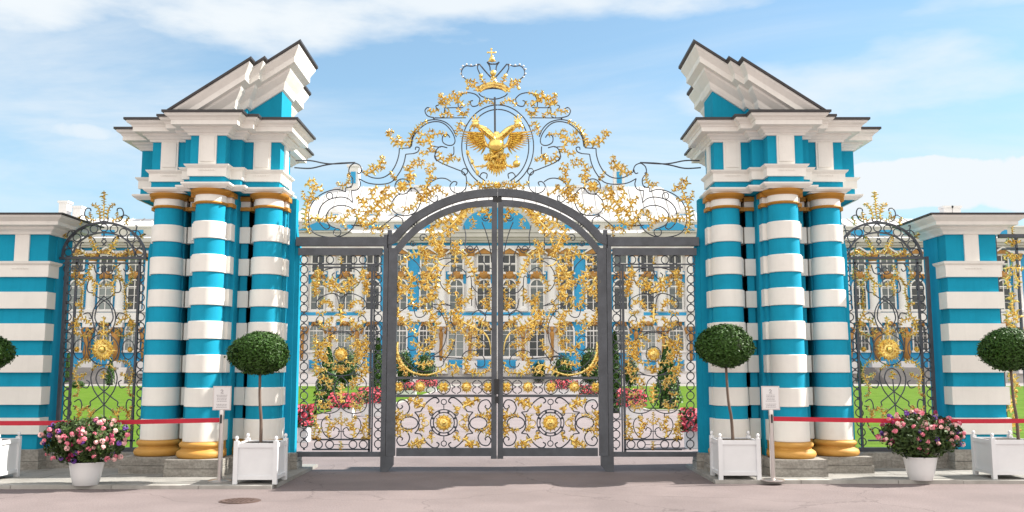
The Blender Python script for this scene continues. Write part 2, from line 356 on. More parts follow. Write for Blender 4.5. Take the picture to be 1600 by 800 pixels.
# ================================================================== GATE PILLARS
X0 = -0.235                 # axis of the gateway
PY = 14.6                   # plane of the side columns
BANDS = [(3.585, 3.85), (3.07, 3.34), (2.565, 2.83), (2.055, 2.325), (1.55, 1.82), (1.045, 1.325), (0.53, 0.845)]
ZR = 5.46
def pillar(side, label):
    """side -1: left pillar, u grows towards the gateway; +1: its mirror image"""
    cx = X0 - 4.43
    root = thing('gate_pillar', label, 'pillar', (cx if side < 0 else 2*X0 - cx, PY, 0), 'gate pillars')
    def fin(b, name, m, parent=root, smooth=None):
        b.move(cx, PY, 0)
        if side > 0: b.mirror(X0)
        return b.build(name, m, parent, smooth=smooth)
    # stone pedestal
    ped = [(-1.36, 1.7), (-1.36, .1), (-1.24, .1), (-1.24, -.40), (-.41, -.40), (-.40, -.84), (.42, -.84), (.43, -.40), (1.2, -.40), (1.2, .2), (1.3, .2), (1.3, .58), (.8, .58), (.8, 1.7)]
    b = MB(); b.prism(ped, -0.03, 0.16); ped2 = [(x*0.993, y+.006) for x, y in ped]; b.prism(ped2, 0.166, 0.29)
    fin(b, 'pedestal', STONE)
    # core walls
    lo = [(-1.20, 1.6), (-1.20, .42), (-1.04, .42), (-1.04, .22), (-.56, .22), (-.56, .75), (-.46, .75), (-.46, .10), (-.33, .10), (-.33, -.16), (.33, -.16), (.33, .10), (.46, .10), (.46, .75), (.56, .75), (.56, .22), (1.04, .22), (1.04, .32), (1.15, .32), (1.15, .5), (.72, .5), (.72, 1.6)]
    b = MB(); b.prism(lo, 0.292, 4.36); fin(b, 'wall', TEAL)
    # curved shoulders low on the outer corners
    for sx, ex, yy0 in ((-1, 1.20, .44), (1, 1.15, .34)):
        pts = [(ex - .01, 0.292), (ex + .075, 0.292), (ex + .075, 3.55)]
        pts += [(ex + .075 * (1 - math.sin(t * PI / 2 / 6)) , 3.55 + .42 * t / 6) for t in range(1, 7)] + [(ex - .01, 3.98)]
        poly = [(sx * x, z) for x, z in pts]
        if sx < 0: poly = poly[::-1]
        q = MB().face_prism(poly, yy0, 1.5 if sx < 0 else .49); fin(q, 'buttress', TEAL)
    # pilasters behind the columns
    for u, v, hw in ((-.80, .06, .245), (0, -.31, .272), (.80, .06, .245), (-.405, .06, .055), (.405, .06, .055)):
        v1 = (.22 if abs(u) > .5 else .3) if u else -.16
        p = fin(MB().box(u-hw, u+hw, v + .0, v1 + .01, 0.294, 4.34), 'pilaster', TEAL)
        k = MB().box(u-hw-.03, u+hw+.03, v-.03, v1 + .01, .292, .40); k.box(u-hw-.015, u+hw+.015, v-.015, v1+.01, .40, .53)
        fin(k, 'base', OCHRE, p)
        for z0, z1 in BANDS:
            fin(MB().box(u-hw-.035, u+hw+.035, v-.035, v1 + .012, z0+.003, z1-.003), 'band', WHITE, p)
        fin(MB().box(u-hw-.02, u+hw+.02, v-.02, v1 + .01, 4.17, 4.26), 'neck', WHITE, p)
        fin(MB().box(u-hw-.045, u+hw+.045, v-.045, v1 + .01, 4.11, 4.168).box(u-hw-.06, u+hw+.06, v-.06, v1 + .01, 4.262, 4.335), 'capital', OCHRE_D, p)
    # columns
    for u, v, rb, rt in ((-.79, 0, .256, .212), (0, -.38, .258, .222), (.80, 0, .258, .212)):
        v = v - .03
        def rad(z):
            t = max(0.0, (z - .5) / 3.7); return rb + (rt - rb) * (t ** 1.1)
        c_ = fin(MB().lathe(u, v, [(rad(z), z) for z in [.45 + i * .31 for i in range(13)]], 40), 'column', TEAL, smooth=40)
        for z0, z1 in BANDS:
            o_ = .024 if z0 > .6 else .02
            prof = [(rad(z0) - .01, z0), (rad(z0) + o_ - .006, z0), (rad(z0) + o_, z0 + .008), (rad(z1) + o_, z1 - .008), (rad(z1) + o_ - .006, z1), (rad(z1) - .01, z1)]
            fin(MB().lathe(u, v, prof, 40), 'band', WHITE, c_, smooth=30)
        r = rad(.5)
        prof = [(r+.07, .29), (r+.093, .31), (r+.105, .345), (r+.093, .385), (r+.065, .405), (r+.042, .415), (r+.034, .43), (r+.038, .445), (r+.060, .458), (r+.070, .485), (r+.060, .51), (r+.03, .528), (r-.02, .528)]
        fin(MB().lathe(u, v, prof, 48), 'base', OCHRE, c_, smooth=50)
        prof = [(rt-.01, 4.115), (rt+.02, 4.118), (rt+.035, 4.137), (rt+.02, 4.157), (rt+.0, 4.16)]
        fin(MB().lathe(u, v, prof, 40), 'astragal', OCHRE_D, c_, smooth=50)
        fin(MB().lathe(u, v, [(rt+.012, 4.16), (rt+.012, 4.262)], 40), 'neck', WHITE, c_, smooth=50)
        prof = [(rt+.005, 4.26), (rt+.03, 4.265), (rt+.035, 4.28), (rt+.055, 4.285), (rt+.085, 4.32), (rt+.09, 4.345)]
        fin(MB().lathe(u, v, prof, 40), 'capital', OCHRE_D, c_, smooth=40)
    # architrave slabs over each bay (follow the plan)
    pl = [(-1.42, 1.6), (-1.42, .36), (-1.02, .36), (-1.02, -.22), (-.44, -.22), (-.44, -.40), (-.27, -.40), (-.27, -.65), (.27, -.65), (.27, -.40), (.44, -.40), (.44, -.22), (1.0, -.22), (1.0, .42), (.72, .42), (.72, 1.6)]
    # note: clockwise/ccw: walk so that outside is on the right-hand side of travel
    fr = MB().prism(pl, 4.352, ZR - .28); fin(fr, 'frieze', TEAL)
    arch = [(.0, 4.345), (.04, 4.348), (.05, 4.365), (.07, 4.372), (.092, 4.395), (.10, 4.405), (.10, 4.428), (.0, 4.43)]
    fin(MB().sweep(pl, arch), 'architrave', WHITE)
    band = [(.0, 4.53), (.03, 4.533), (.03, 4.655), (.05, 4.675), (.065, 4.69), (.075, 4.712), (.0, 4.715)]
    fin(MB().sweep(pl, band), 'frieze_moulding', WHITE)
    # white blocks above each column
    for u, vf in ((-.74, -.22), (0, -.65), (.72, -.22)):
        k = MB().box(u-.135, u+.135, vf-.03, vf+.02, 4.722, 5.19); k.box(u-.105, u+.105, vf-.045, vf-.028, 4.76, 5.15)
        fin(k, 'frieze_block', WHITE)
        g = MB()
        for i in range(7): g.box(u-.125+i*.038, u-.125+i*.038+.02, vf-.045, vf-.029, 4.62, 4.635)
        fin(g, 'guttae', WHITE)
    fin(MB().box(1.0, 1.03, .02, .22, 4.722, 5.19), 'frieze_block', WHITE)
    cor = [(.0, 5.165), (.03, 5.168), (.045, 5.20), (.06, 5.205), (.085, 5.235), (.12, 5.255), (.125, 5.28), (.235, 5.287), (.235, 5.355), (.245, 5.36), (.26, 5.385), (.30, 5.41), (.315, 5.43), (.315, 5.45), (.0, 5.452)]
    fin(MB().sweep(pl, cor), 'cornice', WHITE)
    # roof sheet over cornice
    def off(path, o):
        r = []; n = len(path)
        for i, p in enumerate(path):
            p = Vector(p); a = (p - Vector(path[i-1])).normalized(); c = (Vector(path[(i+1) % n]) - p).normalized()
            n1 = Vector((a.y, -a.x)); n2 = Vector((c.y, -c.x)); q = p + (n1 + n2) / max(.2, 1 + n1.dot(n2)) * o; r.append((q.x, q.y))
        return r
    rf = off(pl, .345)
    fin(MB().prism(rf, 5.452, 5.486), 'roof', ROOFM)
    # raking half pediment
    sl_ = .665
    sh = lambda x: sl_ * (x + .52)
    pk = [(-1.02, 1.3), (-1.02, -.22), (-.44, -.22), (-.44, -.40), (-.27, -.40), (-.27, -.65), (.36, -.65), (.36, -.40), (.5, -.40), (.5, -.22), (1.0, -.22), (1.0, .42), (.7, .42), (.7, 1.3)]
    base = ZR - .47
    o = fin(MB().prism(pk, 4.3, (lambda x, y: base + .10 + sh(x))), 'tympanum', TEAL); clip_below(o, 5.48)
    rake = [(.0, base + .0), (.03, base+.004), (.05, base + .06), (.055, base+.11), (.10, base+.15), (.15, base + .20), (.155, base+.24), (.24, base+.25), (.24, base+.34), (.29, base+.40), (.315, base+.43), (.315, base+.465), (.0, base+.467)]
    o = fin(MB().sweep(pk, rake, shear=sh), 'raking_cornice', WHITE); clip_below(o, 5.48)
    rf2 = off(pk, .35)
    q = MB(); n = len(rf2)
    q.add([(x, y, base+.468+sh(x)) for x, y in rf2] + [(x, y, base+.505+sh(x)) for x, y in rf2], [tuple(range(n))[::-1], tuple(range(n, 2*n))] + [(i, (i+1) % n, n+(i+1) % n, n+i) for i in range(n)])
    o = fin(q, 'pediment_roof', ROOFM); clip_below(o, 5.488)
    return root
pillar(-1, 'blue pillar ringed with white bands and topped by a half pediment, left of the main gate')
pillar(1, 'blue pillar ringed with white bands and topped by a half pediment, right of the main gate')

# ================================================================== WALL PIERS
def wall_pier(x0, x1, label):
    cx = (x0 + x1) / 2; y0 = 14.8; y1 = 15.6
    root = thing('wall_pier', label, 'pier', (cx, y0, 0), 'banded wall piers beside the small gates')
    MB().box(x0-.05, x1+.05, y0-.07, y1+.03, -.03, .17).box(x0-.035, x1+.035, y0-.05, y1+.03, .176, .35).build('plinth', STONE, root)
    MB().box(x0+.05, x1-.05, y0+.05, y1, .35, 3.80).box(x0-.0+.03, x1-.03, y0 + .3, y1+.02, .352, 3.80).build('wall', TEAL, root)
    for z0, z1 in BANDS[2:] :
        if z0 < .6: z0, z1 = .585, .84
        MB().box(x0, x1, y0, y0+.28, z0, z1).build('band', WHITE, root)
    pl = [(x0+.05, y1), (x0+.05, y0+.05), (x1-.05, y0+.05), (x1-.05, y1)]
    f1 = [(x0+.05, y0+.3), (x0+.05, y0+.05), (x1-.05, y0+.05), (x1-.05, y0+.3)]
    MB().sweep(f1, [(.0, 3.07), (.045, 3.072), (.045, 3.26), (.075, 3.285), (.085, 3.32), (.0, 3.325)]).build('string_course', WHITE, root)
    k = MB().box(cx-.115, cx+.115, y0+.02, y0+.06, 3.327, 3.79)
    for i in range(6): k.box(cx-.13+i*.048, cx-.13+i*.048+.022, y0-.012, y0+.004, 3.20, 3.215)
    k.build('pilaster_block', WHITE, root)
    MB().sweep(pl, [(.0, 3.76), (.05, 3.762), (.07, 3.80), (.13, 3.84), (.135, 3.87), (.25, 3.885), (.25, 3.94), (.29, 3.965), (.34, 4.0), (.35, 4.03), (.0, 4.035)]).build('cornice', WHITE, root)
    q = 0.385
    a = [(x0+.05-q, y0+.05-q), (x1-.05+q, y0+.05-q), (x1-.05+q, y1+q), (x0+.05-q, y1+q)]
    m = MB().prism(a, 4.036, 4.058)
    xm0, xm1 = x0 + .3, x1 - .3
    m.add([(p[0], p[1], 4.058) for p in a] + [(xm0, y0+.4, 4.11), (xm1, y0+.4, 4.11)], [(0,1,5,4), (1,2,5), (2,3,4,5), (3,0,4)])
    m.build('roof', ROOFM, root)
wall_pier(-8.36, -7.43, 'banded blue and white wall pier cut by the left edge of the photo')
wall_pier(6.95, 7.86, 'banded blue and white wall pier right of the small right-hand gate')
for x0, x1, lab in ((-7.40, -6.03, 'low grey stone plinth under the small left-hand gate'), (5.56, 6.92, 'low grey stone plinth under the small right-hand gate'), (7.93, 12, 'low grey stone plinth right of the far right pier')):
    b = MB(); x = x0; random.seed(3)
    while x < x1 - .05:
        nx = min(x1, x + .46); b.box(x+.003, nx-.003, 15.0, 15.45, -.03, .14); x = nx
    b.box(x0, x1, 15.005, 15.45, .143, .285)
    o = b.build('plinth_wall', STONE, None, ((x0+x1)/2, 15.2, 0)); tag(o, lab, 'plinth')

# ================================================================== IRONWORK TOOLS
class Draw:
    """authors flat ironwork on an upright plane at distance Y; two real metal thicknesses: iron bars and gilded leaves"""
    def __init__(s, root, Y, mir=False, cx=None, dx=0.0):
        s.root = root; s.Y = Y; s.mir = mir; s.cx = cx; s.dx = dx
    def pt(s, q, dy=0.0):
        p = P(q[0], q[1], s.Y); p.y += dy; p.x += s.dx
        if s.mir: p.x = 2*X0 - p.x
        return p
    def fin(s, b, name, m, smooth=40): return b.build(name, m, s.root, smooth=smooth)
    def curve(s, b, pts, r=.0088, closed=False, k=5, dy=0.0, n=6):
        c = crom([(x, y, 0) for x, y in pts], k, closed)
        b.tube([s.pt((p.x, p.y), dy) for p in c], r, n, closed)
    def line(s, b, pts, r=.0088, dy=0.0): 
        for a, c in zip(pts[:-1], pts[1:]): b.tube([s.pt(a, dy), s.pt(c, dy)], r, 4)
    def ring(s, b, x, y, rx, ry=None, r=.0085, n=20):
        ry = ry or rx
        b.tube([s.pt((x + rx*math.cos(2*PI*i/n), y + ry*math.sin(2*PI*i/n))) for i in range(n)], r, 5, True)
    def spiral(s, b, x, y, r0, a0, turns, r=.0088, tail=None, r1=1.2):
        n = max(8, int(abs(turns) * 16)); pts = []
        for i in range(n + 1):
            t = i / n; rr = r0 * (1 - t) ** 0.8 + r1 * t; a = a0 + turns * 2 * PI * t
            pts.append((x + rr*math.cos(a), y + rr*math.sin(a)))
        if tail:
            tl = crom([(q[0], q[1], 0) for q in list(tail) + [pts[0], pts[2]]], 5)
            pts = [(q.x, q.y) for q in tl[:-5]] + pts[0:]
        m = len(pts)
        b.tube([s.pt(q) for q in pts], [r] * m, 6)
        b.ball(s.pt(pts[-1]), r*1.9, r*1.9, r*1.9, 8, 6)
    def bar(s, b, x0, y0, x1, y1, d0=-.02, d1=.02):
        c = [P(x0, y1, s.Y), P(x1, y1, s.Y), P(x1, y0, s.Y), P(x0, y0, s.Y)]
        xs = [(c[0].x + c[3].x) / 2, (c[1].x + c[2].x) / 2]; zs = [(c[0].z + c[1].z) / 2, (c[2].z + c[3].z) / 2]
        xs = [x + s.dx for x in xs]
        if s.mir: xs = [2*X0 - x for x in xs]
        b.box(min(xs), max(xs), s.Y + d0, s.Y + d1, zs[0], zs[1])
    def bars(s, lst, name, m=None):
        for q in lst:
            b = MB(); s.bar(b, *q); s.fin(b, name, m or IRON, None)
    # --- gilded leaves
    def lobe(s, b, x, y, ang, ln, curl, wd, dy0=0.0):
        m = 6; px, py = x, y; a = ang; pr = (.35, .85, 1.0, .92, .62, .14)
        base = len(b.v); sc = s.Y / F
        tip = random.uniform(.2, 1.0)
        for i in range(m):
            hw = wd * .5 * pr[i]; nx, ny = -math.sin(a), math.cos(a)
            h = (.006 + .012 * math.sin(PI * i / (m-1))) + dy0
            c = s.pt((px, py)); l = s.pt((px + nx*hw, py + ny*hw)); r = s.pt((px - nx*hw, py - ny*hw))
            fwd = -h - tip * .02 * (i/(m-1))**2
            b.v += [(l.x, s.Y + fwd + .006, l.z), (c.x, s.Y + fwd - .013, c.z), (r.x, s.Y + fwd + .012, r.z), (c.x, s.Y + fwd + .014, c.z)]
            st = ln / (m-1); px += math.cos(a) * st; py += math.sin(a) * st; a += curl / (m-1)
        for i in range(m-1):
            for k in range(4):
                l = (k+1) % 4; b.f.append((base+i*4+k, base+i*4+l, base+(i+1)*4+l, base+(i+1)*4+k))
        b.f.append((base, base+1, base+2, base+3)); b.f.append(tuple(base+(m-1)*4+k for k in (3,2,1,0)))
    def leafy(s, b, pts, wd=7.0, bare=0.0, den=1.0, stem=1.0, end=True):
        c = crom([(x, y, 0) for x, y in pts], 6); m = len(c)
        L_ = [0]
        for i in range(1, m): L_.append(L_[-1] + (c[i]-c[i-1]).length)
        tot = L_[-1]
        b.tube([s.pt((p.x, p.y), -.008) for p in c], [ (s.Y/F) * wd * .20 * stem * (.55 + .6*math.sin(PI*min(1, .15+.85*(L_[i]/tot)))) for i in range(m)], 6)
        d = tot * bare; step = wd * .44 / den; sd_ = 1
        while d < tot:
            i = max(j for j in range(m) if L_[j] <= d); i = min(i, m-2)
            t = (c[i+1] - c[max(i-1, 0)]); a = math.atan2(t.y, t.x)
            p = c[i].lerp(c[i+1], (d - L_[i]) / max(1e-6, L_[i+1]-L_[i]))
            f = d / tot; env = .55 + .45*math.sin(PI * min(1, .1 + f*.95))
            ln = wd * random.uniform(.9, 1.35) * env
            s.lobe(b, p.x, p.y, a + sd_ * random.uniform(.55, 1.0), ln, sd_ * random.uniform(.7, 2.4), ln * random.uniform(.30, .40), random.uniform(0, .01))
            if random.random() < .22: s.lobe(b, p.x, p.y, a + sd_ * random.uniform(.1, .5), ln*.7, -sd_ * random.uniform(.5, 1.6), ln*.32, .012)
            sd_ = -sd_; d += step * random.uniform(.8, 1.15)
        if wd > 5 and tot > 10:      # side tendrils ending in small volutes
            for f in [q / max(2, int(tot/8)) + .08 for q in range(max(2, int(tot/8)))]:
                if f < bare or f > .92: continue
                i = min(m-2, int(f * m)); t = c[i+1] - c[i]; sg = random.choice((-1, 1)); a = math.atan2(t.y, t.x) + sg * .6
                x, y = c[i].x, c[i].y; vp = []; st = wd * .15
                for j in range(11): vp.append((x, y)); x += math.cos(a)*st; y += math.sin(a)*st; a += sg * (.12 + .09*j); st *= .93
                b.tube([s.pt(q, -.014) for q in vp], [(s.Y/F)*wd*(.13 - .007*j) for j in range(11)], 5)
                b.ball(s.pt(vp[-1], -.016), (s.Y/F)*wd*.1, .014, (s.Y/F)*wd*.1, 7, 5)
        if end:
            t = c[-1] - c[-2]; a = math.atan2(t.y, t.x)
            # volute at the tip
            sg = random.choice((-1, 1)); rv = wd * .26; ox = c[-1].x - math.sin(a)*rv*sg; oy = c[-1].y + math.cos(a)*rv*sg; a0 = a - sg*PI/2
            vp = [(ox + rv*(1-.75*i/11)*math.cos(a0 + sg*i*.5), oy + rv*(1-.75*i/11)*math.sin(a0 + sg*i*.5)) for i in range(12)]
            b.tube([s.pt(q, -.02) for q in vp], [(s.Y/F)*wd*(.12 - .004*i) for i in range(12)], 6)
            b.ball(s.pt(vp[-1], -.022), (s.Y/F)*wd*.11, .016, (s.Y/F)*wd*.11, 8, 5)
            for q in (-.7, 0, .7): s.lobe(b, c[-1].x, c[-1].y, a + q, wd*.62, q*2.0 + random.uniform(-.6, .6), wd*.25)
    def gold(s, pts, wd=7.0, bare=0.0, den=1.0, name='acanthus_spray', stem=1.0):
        b = MB(); s.leafy(b, pts, wd, bare, den, stem); return s.fin(b, name, GOLD, 60)
    def sun(s, x, y, r, n=20, knob=.3, name='gilded_sun', mat_=None):
        b = MB()
        for i in range(n):
            a = 2*PI*i/n; rr = r * (1.0 if i % 2 == 0 else .82)
            s.lobe(b, x + r*.2*math.cos(a), y + r*.2*math.sin(a), a, rr*.8, 0, r*.3)
        sc = s.Y / F; c = s.pt((x, y))
        b.lathe(0, 0, [(r*sc*.62, 0), (r*sc*.58, .012), (r*sc*.3, .022), (.002, .026)], 20)
        k = 20*4
        vs = b.v[-k:]; b.v[-k:] = [(c.x + vx, c.y - .008 - vz, c.z + vy) for vx, vy, vz in vs]
        fs = b.f; 
        o = s.fin(b, name, mat_ or GOLD, 60)
        q = MB().ball((c.x, c.y - .035, c.z), r*sc*knob, r*sc*knob*.8, r*sc*knob, 14, 8); kn = q.build('boss', GOLDS, o, smooth=True)
        return o
    def rosette(s, x, y, r, n=4, name='gilded_rosette'):
        b = MB()
        for i in range(n):
            a = 2*PI*(i+.5)/n
            for q in (-.35, 0, .35): s.lobe(b, x, y, a+q, r*(1.0 if q else .95), q*.6, r*.42, .004 if q else .01)
        c = s.pt((x, y)); sc = s.Y/F
        b.ball((c.x, c.y-.03, c.z), r*sc*.25, r*sc*.2, r*sc*.25, 10, 6)
        return s.fin(b, name, GOLD, 60)
def sym(c, pts): return [(2*c - x, y) for x, y in pts]

# ================================================================== MAIN GATE LEAVES
GY = 14.9
def gate_leaf(mir, label):
    random.seed(11 if mir else 23)
    base = P(612 if not mir else 940, 712, GY)
    root = thing('gate_leaf', label, 'gate', (base.x, GY, base.z), 'double leaves of the main gate')
    D = Draw(root, GY, mir)
    # frame
    b = MB(); D.bar(b, 605.5, 388, 619.5, 712, -.045, .045); D.fin(b, 'hinge_stile', IRONP, None)
    b = MB(); D.bar(b, 768, 316, 776.3, 712, -.045, .045); D.fin(b, 'meeting_stile', IRONP, None)
    b = MB(); D.bar(b, 619.5, 700, 768, 712.5, -.04, .04); D.fin(b, 'bottom_rail', IRONP, None)
    D.bars([(619.5, 588.5, 768, 592.5, -.025, .025), (619.5, 616.5, 768, 620.5, -.025, .025)], 'mid_rail', IRONP)
    arc = [(612, 400), (622, 388), (634, 373), (650, 357.5), (667, 345), (684, 335.5), (702, 328), (722, 322), (742, 318.5), (760, 316.5), (776, 315.8)]
    def band(arc, hw, d, name):
        c = [(p.x, p.y) for p in crom([(x, y, 0) for x, y in arc], 4)]
        up = []; dn = []
        for i, p in enumerate(c):
            a = c[max(0, i-1)]; e = c[min(len(c)-1, i+1)]; tx, ty = e[0]-a[0], e[1]-a[1]; l = math.hypot(tx, ty); nx, ny = -ty/l*hw, tx/l*hw
            u_ = D.pt((p[0]+nx, p[1]+ny)); v_ = D.pt((p[0]-nx, p[1]-ny)); up.append(u_); dn.append(v_)
        m = MB(); n = len(c)
        for i in range(n):
            for q, dy in ((up[i], -d), (dn[i], -d), (dn[i], d), (up[i], d)): m.v.append((q.x, GY + dy, q.z))
        for i in range(n-1):
            for k in range(4): m.f.append((i*4+k, i*4+(k+1) % 4, (i+1)*4+(k+1) % 4, (i+1)*4+k))
        m.f.append((0,1,2,3)); m.f.append(tuple((n-1)*4+k for k in (3,2,1,0)))
        o = D.fin(m, name, IRONP, 30); fix_normals(o); return o
    band([(x, y + 1.2) for x, y in arc], 4.7, .042, 'top_arch')
    if mir:
        pass
    else:   # lock box and overlap strip on the left leaf
        D.bars([(772.5, 592, 779.5, 616, -.075, -.046), (774, 619, 779, 630, -.07, -.046)], 'lock', BLACKP)
    b = MB(); D.bar(b, 767, 712, 776.3, 716.5, -.05, .05); D.fin(b, 'foot', IRONP, None)
    # ---- scroll bars
    cv = []
    C = lambda pts, **k: (lambda b: (D.curve(b, pts, **k), D.fin(b, 'scroll_bar', IRON)))(MB())
    S = lambda *a, **k: (lambda b: (D.spiral(b, *a, **k), D.fin(b, 'scroll_bar', IRON)))(MB())
    C([(716, 405), (700, 411), (689, 425), (688, 442), (696, 454), (706, 457)])
    C([(683, 408), (694, 404), (708, 404), (722, 411)])
    C([(676, 476), (692, 476), (706, 478)]); C([(679, 458), (688, 470), (703, 477)])
    C([(704, 345), (704, 372), (704, 398)])
    C([(725, 352), (728, 370), (727, 386), (738, 390), (745, 384)])
    C([(753, 347), (760, 365), (766, 390), (768, 410)])
    C([(745, 384), (752, 400), (758, 414), (768, 420)])
    C([(708, 436), (708, 424), (716, 418), (727, 425), (729, 434), (736, 434), (737, 478)])
    C([(737, 446), (745, 456), (757, 458), (768, 449)])
    S(735, 389, 7, 0, 1.4)
    S(759, 340, 6, PI, -1.3)
    S(648, 350, 6, PI/2, 1.2); S(661, 372, 7, 0, -1.1); S(645, 380, 5, 0, 1.2)
    C([(674, 478), (686, 485), (694, 498), (698, 512), (696, 532), (688, 548), (672, 558)])
    C([(646, 478), (650, 494), (660, 495), (666, 487), (658, 478), (650, 484)])
    C([(622, 472), (618, 480), (626, 486), (640, 478), (652, 484)])
    C([(634, 540), (634, 529), (646, 525), (653, 534), (651, 545), (641, 547), (636, 542)])
    C([(625, 540), (628, 556), (638, 569), (656, 580), (678, 579)])
    b = MB(); D.ring(b, 684.5, 565, 9.5, 9); D.ring(b, 683.5, 437, 4); D.ring(b, 685, 491, 4.5); D.fin(b, 'ring', IRON)
    C([(707, 484), (704, 500), (711, 516), (710, 536), (703, 552), (692, 566)])
    C([(672, 556), (690, 558), (722, 560), (734, 562)])
    C([(726, 533), (738, 528), (750, 529), (761, 538), (767, 552)])
    C([(721, 560), (726, 551), (737, 547), (749, 551), (757, 561), (756, 572), (746, 573), (742, 567)])
    C([(737, 492), (744, 486), (752, 486), (759, 494), (757, 502)])
    C([(743, 466), (746, 480), (754, 490), (768, 492)])
    C([(757, 494), (762, 484), (768, 484)])
    C([(620, 418), (634, 424), (648, 436), (656, 452)])
    C([(622, 396), (640, 402), (654, 414), (660, 428)])
    # ---- gilded sprays
    G_ = [
        ([(744, 323), (726, 329), (715, 342), (703, 355), (690, 365)], 13),
        ([(708, 338), (697, 346), (684, 349), (677, 356)], 10),
        ([(733, 326), (720, 340), (712, 356), (700, 367)], 8),
        ([(667, 357), (676, 368), (683, 383), (691, 399)], 10),
        ([(664, 372), (676, 380), (684, 392)], 8),
        ([(695, 372), (690, 385), (686, 400)], 8),
        ([(685, 406), (668, 401), (650, 397), (636, 402), (626, 411)], 9),
        ([(668, 399), (663, 390), (655, 386)], 7), ([(664, 402), (667, 411), (661, 414)], 6),
        ([(684, 412), (674, 424), (668, 438), (671, 453), (680, 463)], 12),
        ([(686, 417), (682, 433), (680, 450), (672, 464)], 9),
        ([(672, 430), (663, 433), (661, 426)], 7), ([(668, 446), (659, 448), (658, 440)], 7),
        ([(631, 416), (638, 426), (643, 439), (636, 452), (626, 460), (620, 468)], 10),
        ([(622, 432), (627, 440), (622, 450), (628, 456)], 10),
        ([(640, 428), (648, 434), (656, 441)], 7),
        ([(646, 452), (642, 464), (646, 476), (656, 479), (664, 470)], 8),
        ([(680, 464), (668, 472), (658, 466)], 8),
        ([(706, 378), (713, 387), (712, 399), (710, 415)], 8),
        ([(722, 376), (713, 382), (706, 392)], 7),
        ([(716, 392), (727, 401), (734, 413), (740, 426), (745, 440)], 9),
        ([(745, 438), (751, 448), (760, 448), (762, 440)], 6),
        ([(712, 434), (702, 438), (698, 448), (702, 457)], 7),
        ([(735, 450), (736, 462), (727, 472), (716, 468), (712, 458)], 7),
        ([(722, 470), (718, 478), (712, 484)], 7),
        ([(766, 450), (766, 462), (764, 476)], 6), ([(750, 470), (757, 476), (764, 482)], 7), ([(755, 466), (760, 472), (763, 484)], 6),
        ([(755, 328), (762, 334), (766, 344)], 8), ([(746, 336), (752, 330), (762, 328)], 7),
        ([(733, 346), (739, 342), (741, 352), (736, 356)], 5),
        ([(660, 486), (672, 487), (679, 498), (681, 512), (679, 528), (676, 540)], 8.5),
        ([(676, 494), (670, 506), (674, 520)], 6),
        ([(641, 534), (650, 537), (660, 548), (672, 545), (678, 536)], 8),
        ([(664, 536), (668, 530), (674, 534)], 6), ([(655, 550), (652, 557), (648, 560)], 6),
        ([(618, 486), (625, 497), (636, 508), (645, 517), (652, 522)], 7.5),
        ([(640, 489), (640, 500), (648, 506), (654, 502)], 6), ([(623, 480), (622, 492), (627, 504)], 6),
        ([(692, 481), (698, 496), (703, 512), (711, 520), (714, 514)], 6),
        ([(706, 529), (706, 540), (698, 549), (694, 556)], 7),
        ([(705, 484), (714, 496), (727, 505), (742, 512), (752, 517)], 10.5),
        ([(722, 480), (716, 490), (710, 500)], 9), ([(716, 506), (724, 518), (728, 528)], 8), ([(734, 510), (740, 520), (748, 526)], 7),
        ([(738, 494), (749, 500), (759, 508), (766, 514)], 7.5),
        ([(728, 530), (738, 538), (748, 542)], 7), ([(744, 530), (750, 538), (756, 540)], 6),
        ([(747, 557), (738, 553), (729, 560), (727, 571), (735, 581), (750, 583), (762, 580), (767, 568)], 8),
        ([(732, 576), (726, 582)], 5),
        ([(648, 567), (657, 570), (668, 569), (675, 566)], 7.5),
        ([(620, 540), (618, 554), (622, 566), (628, 576)], 8), ([(626, 570), (632, 580), (634, 586)], 7),
        ([(712, 476), (716, 468), (722, 462)], 5), ([(694, 470), (686, 478), (690, 486)], 6), 
    ]
    for pts, wd in G_: D.gold(pts, wd * .98)
    # big smooth gilded branches
    for pts, r, bare in (([(621.5, 534), (621, 550), (629, 569), (645, 582), (667, 586), (688, 580), (704, 571), (714, 572), (717, 580), (708, 584)], .027, .62),
                         ([(750, 516), (760, 524), (766, 538), (767, 554)], .022, 2), ([(684, 407), (690, 414), (703, 416)], .022, 2)):
        b = MB(); c = crom([(x, y, 0) for x, y in pts], 6); m = len(c)
        b.tube([D.pt((p.x, p.y), -.015) for p in c], [r * (1 - .75*i/m) * min(1, .2 + i/4) for i in range(m)], 8, flat=.6)
        if bare < 1: D.leafy(b, pts, 9, bare=bare); D.leafy(b, pts[:5], 5, bare=.1, den=.45)
        D.fin(b, 'gilded_branch', GOLD, 60)
    # ---- frieze between the rails
    for x in (622.5, 693, 763):
        b = MB(); D.ring(b, x, 604.7, 10.6 if x != 622.5 and x != 763 else 10, 11); D.fin(b, 'ring', IRON); D.rosette(x, 604.7, 10)
    for x in (656.5, 729): D.sun(x, 604.5, 10.5, 16, .12)
    for x in (640.5, 673, 713, 745.5):
        for sx in (-1, 1):
            C([(x + sx*1.2, 594), (x + sx*6.5, 597.5), (x + sx*6, 602), (x + sx*2, 604.5), (x + sx*6, 607), (x + sx*6.5, 611.5), (x + sx*1.2, 615)], r=.0085)
    # ---- lower panel, symmetric about 693.5 and 660
    cxp, cyp = 693.5, 660.5
    b = MB(); D.ring(b, cxp, cyp, 16.5, 16.2, r=.01, n=32); D.ring(b, cxp, cyp, 21, 20.6, r=.01, n=32); D.ring(b, cxp, 628, 4.2); D.ring(b, cxp, 693, 4.2)
    D.line(b, [(cxp, 633), (cxp, 640)], .01); D.line(b, [(cxp, 681), (cxp, 689)], .01)
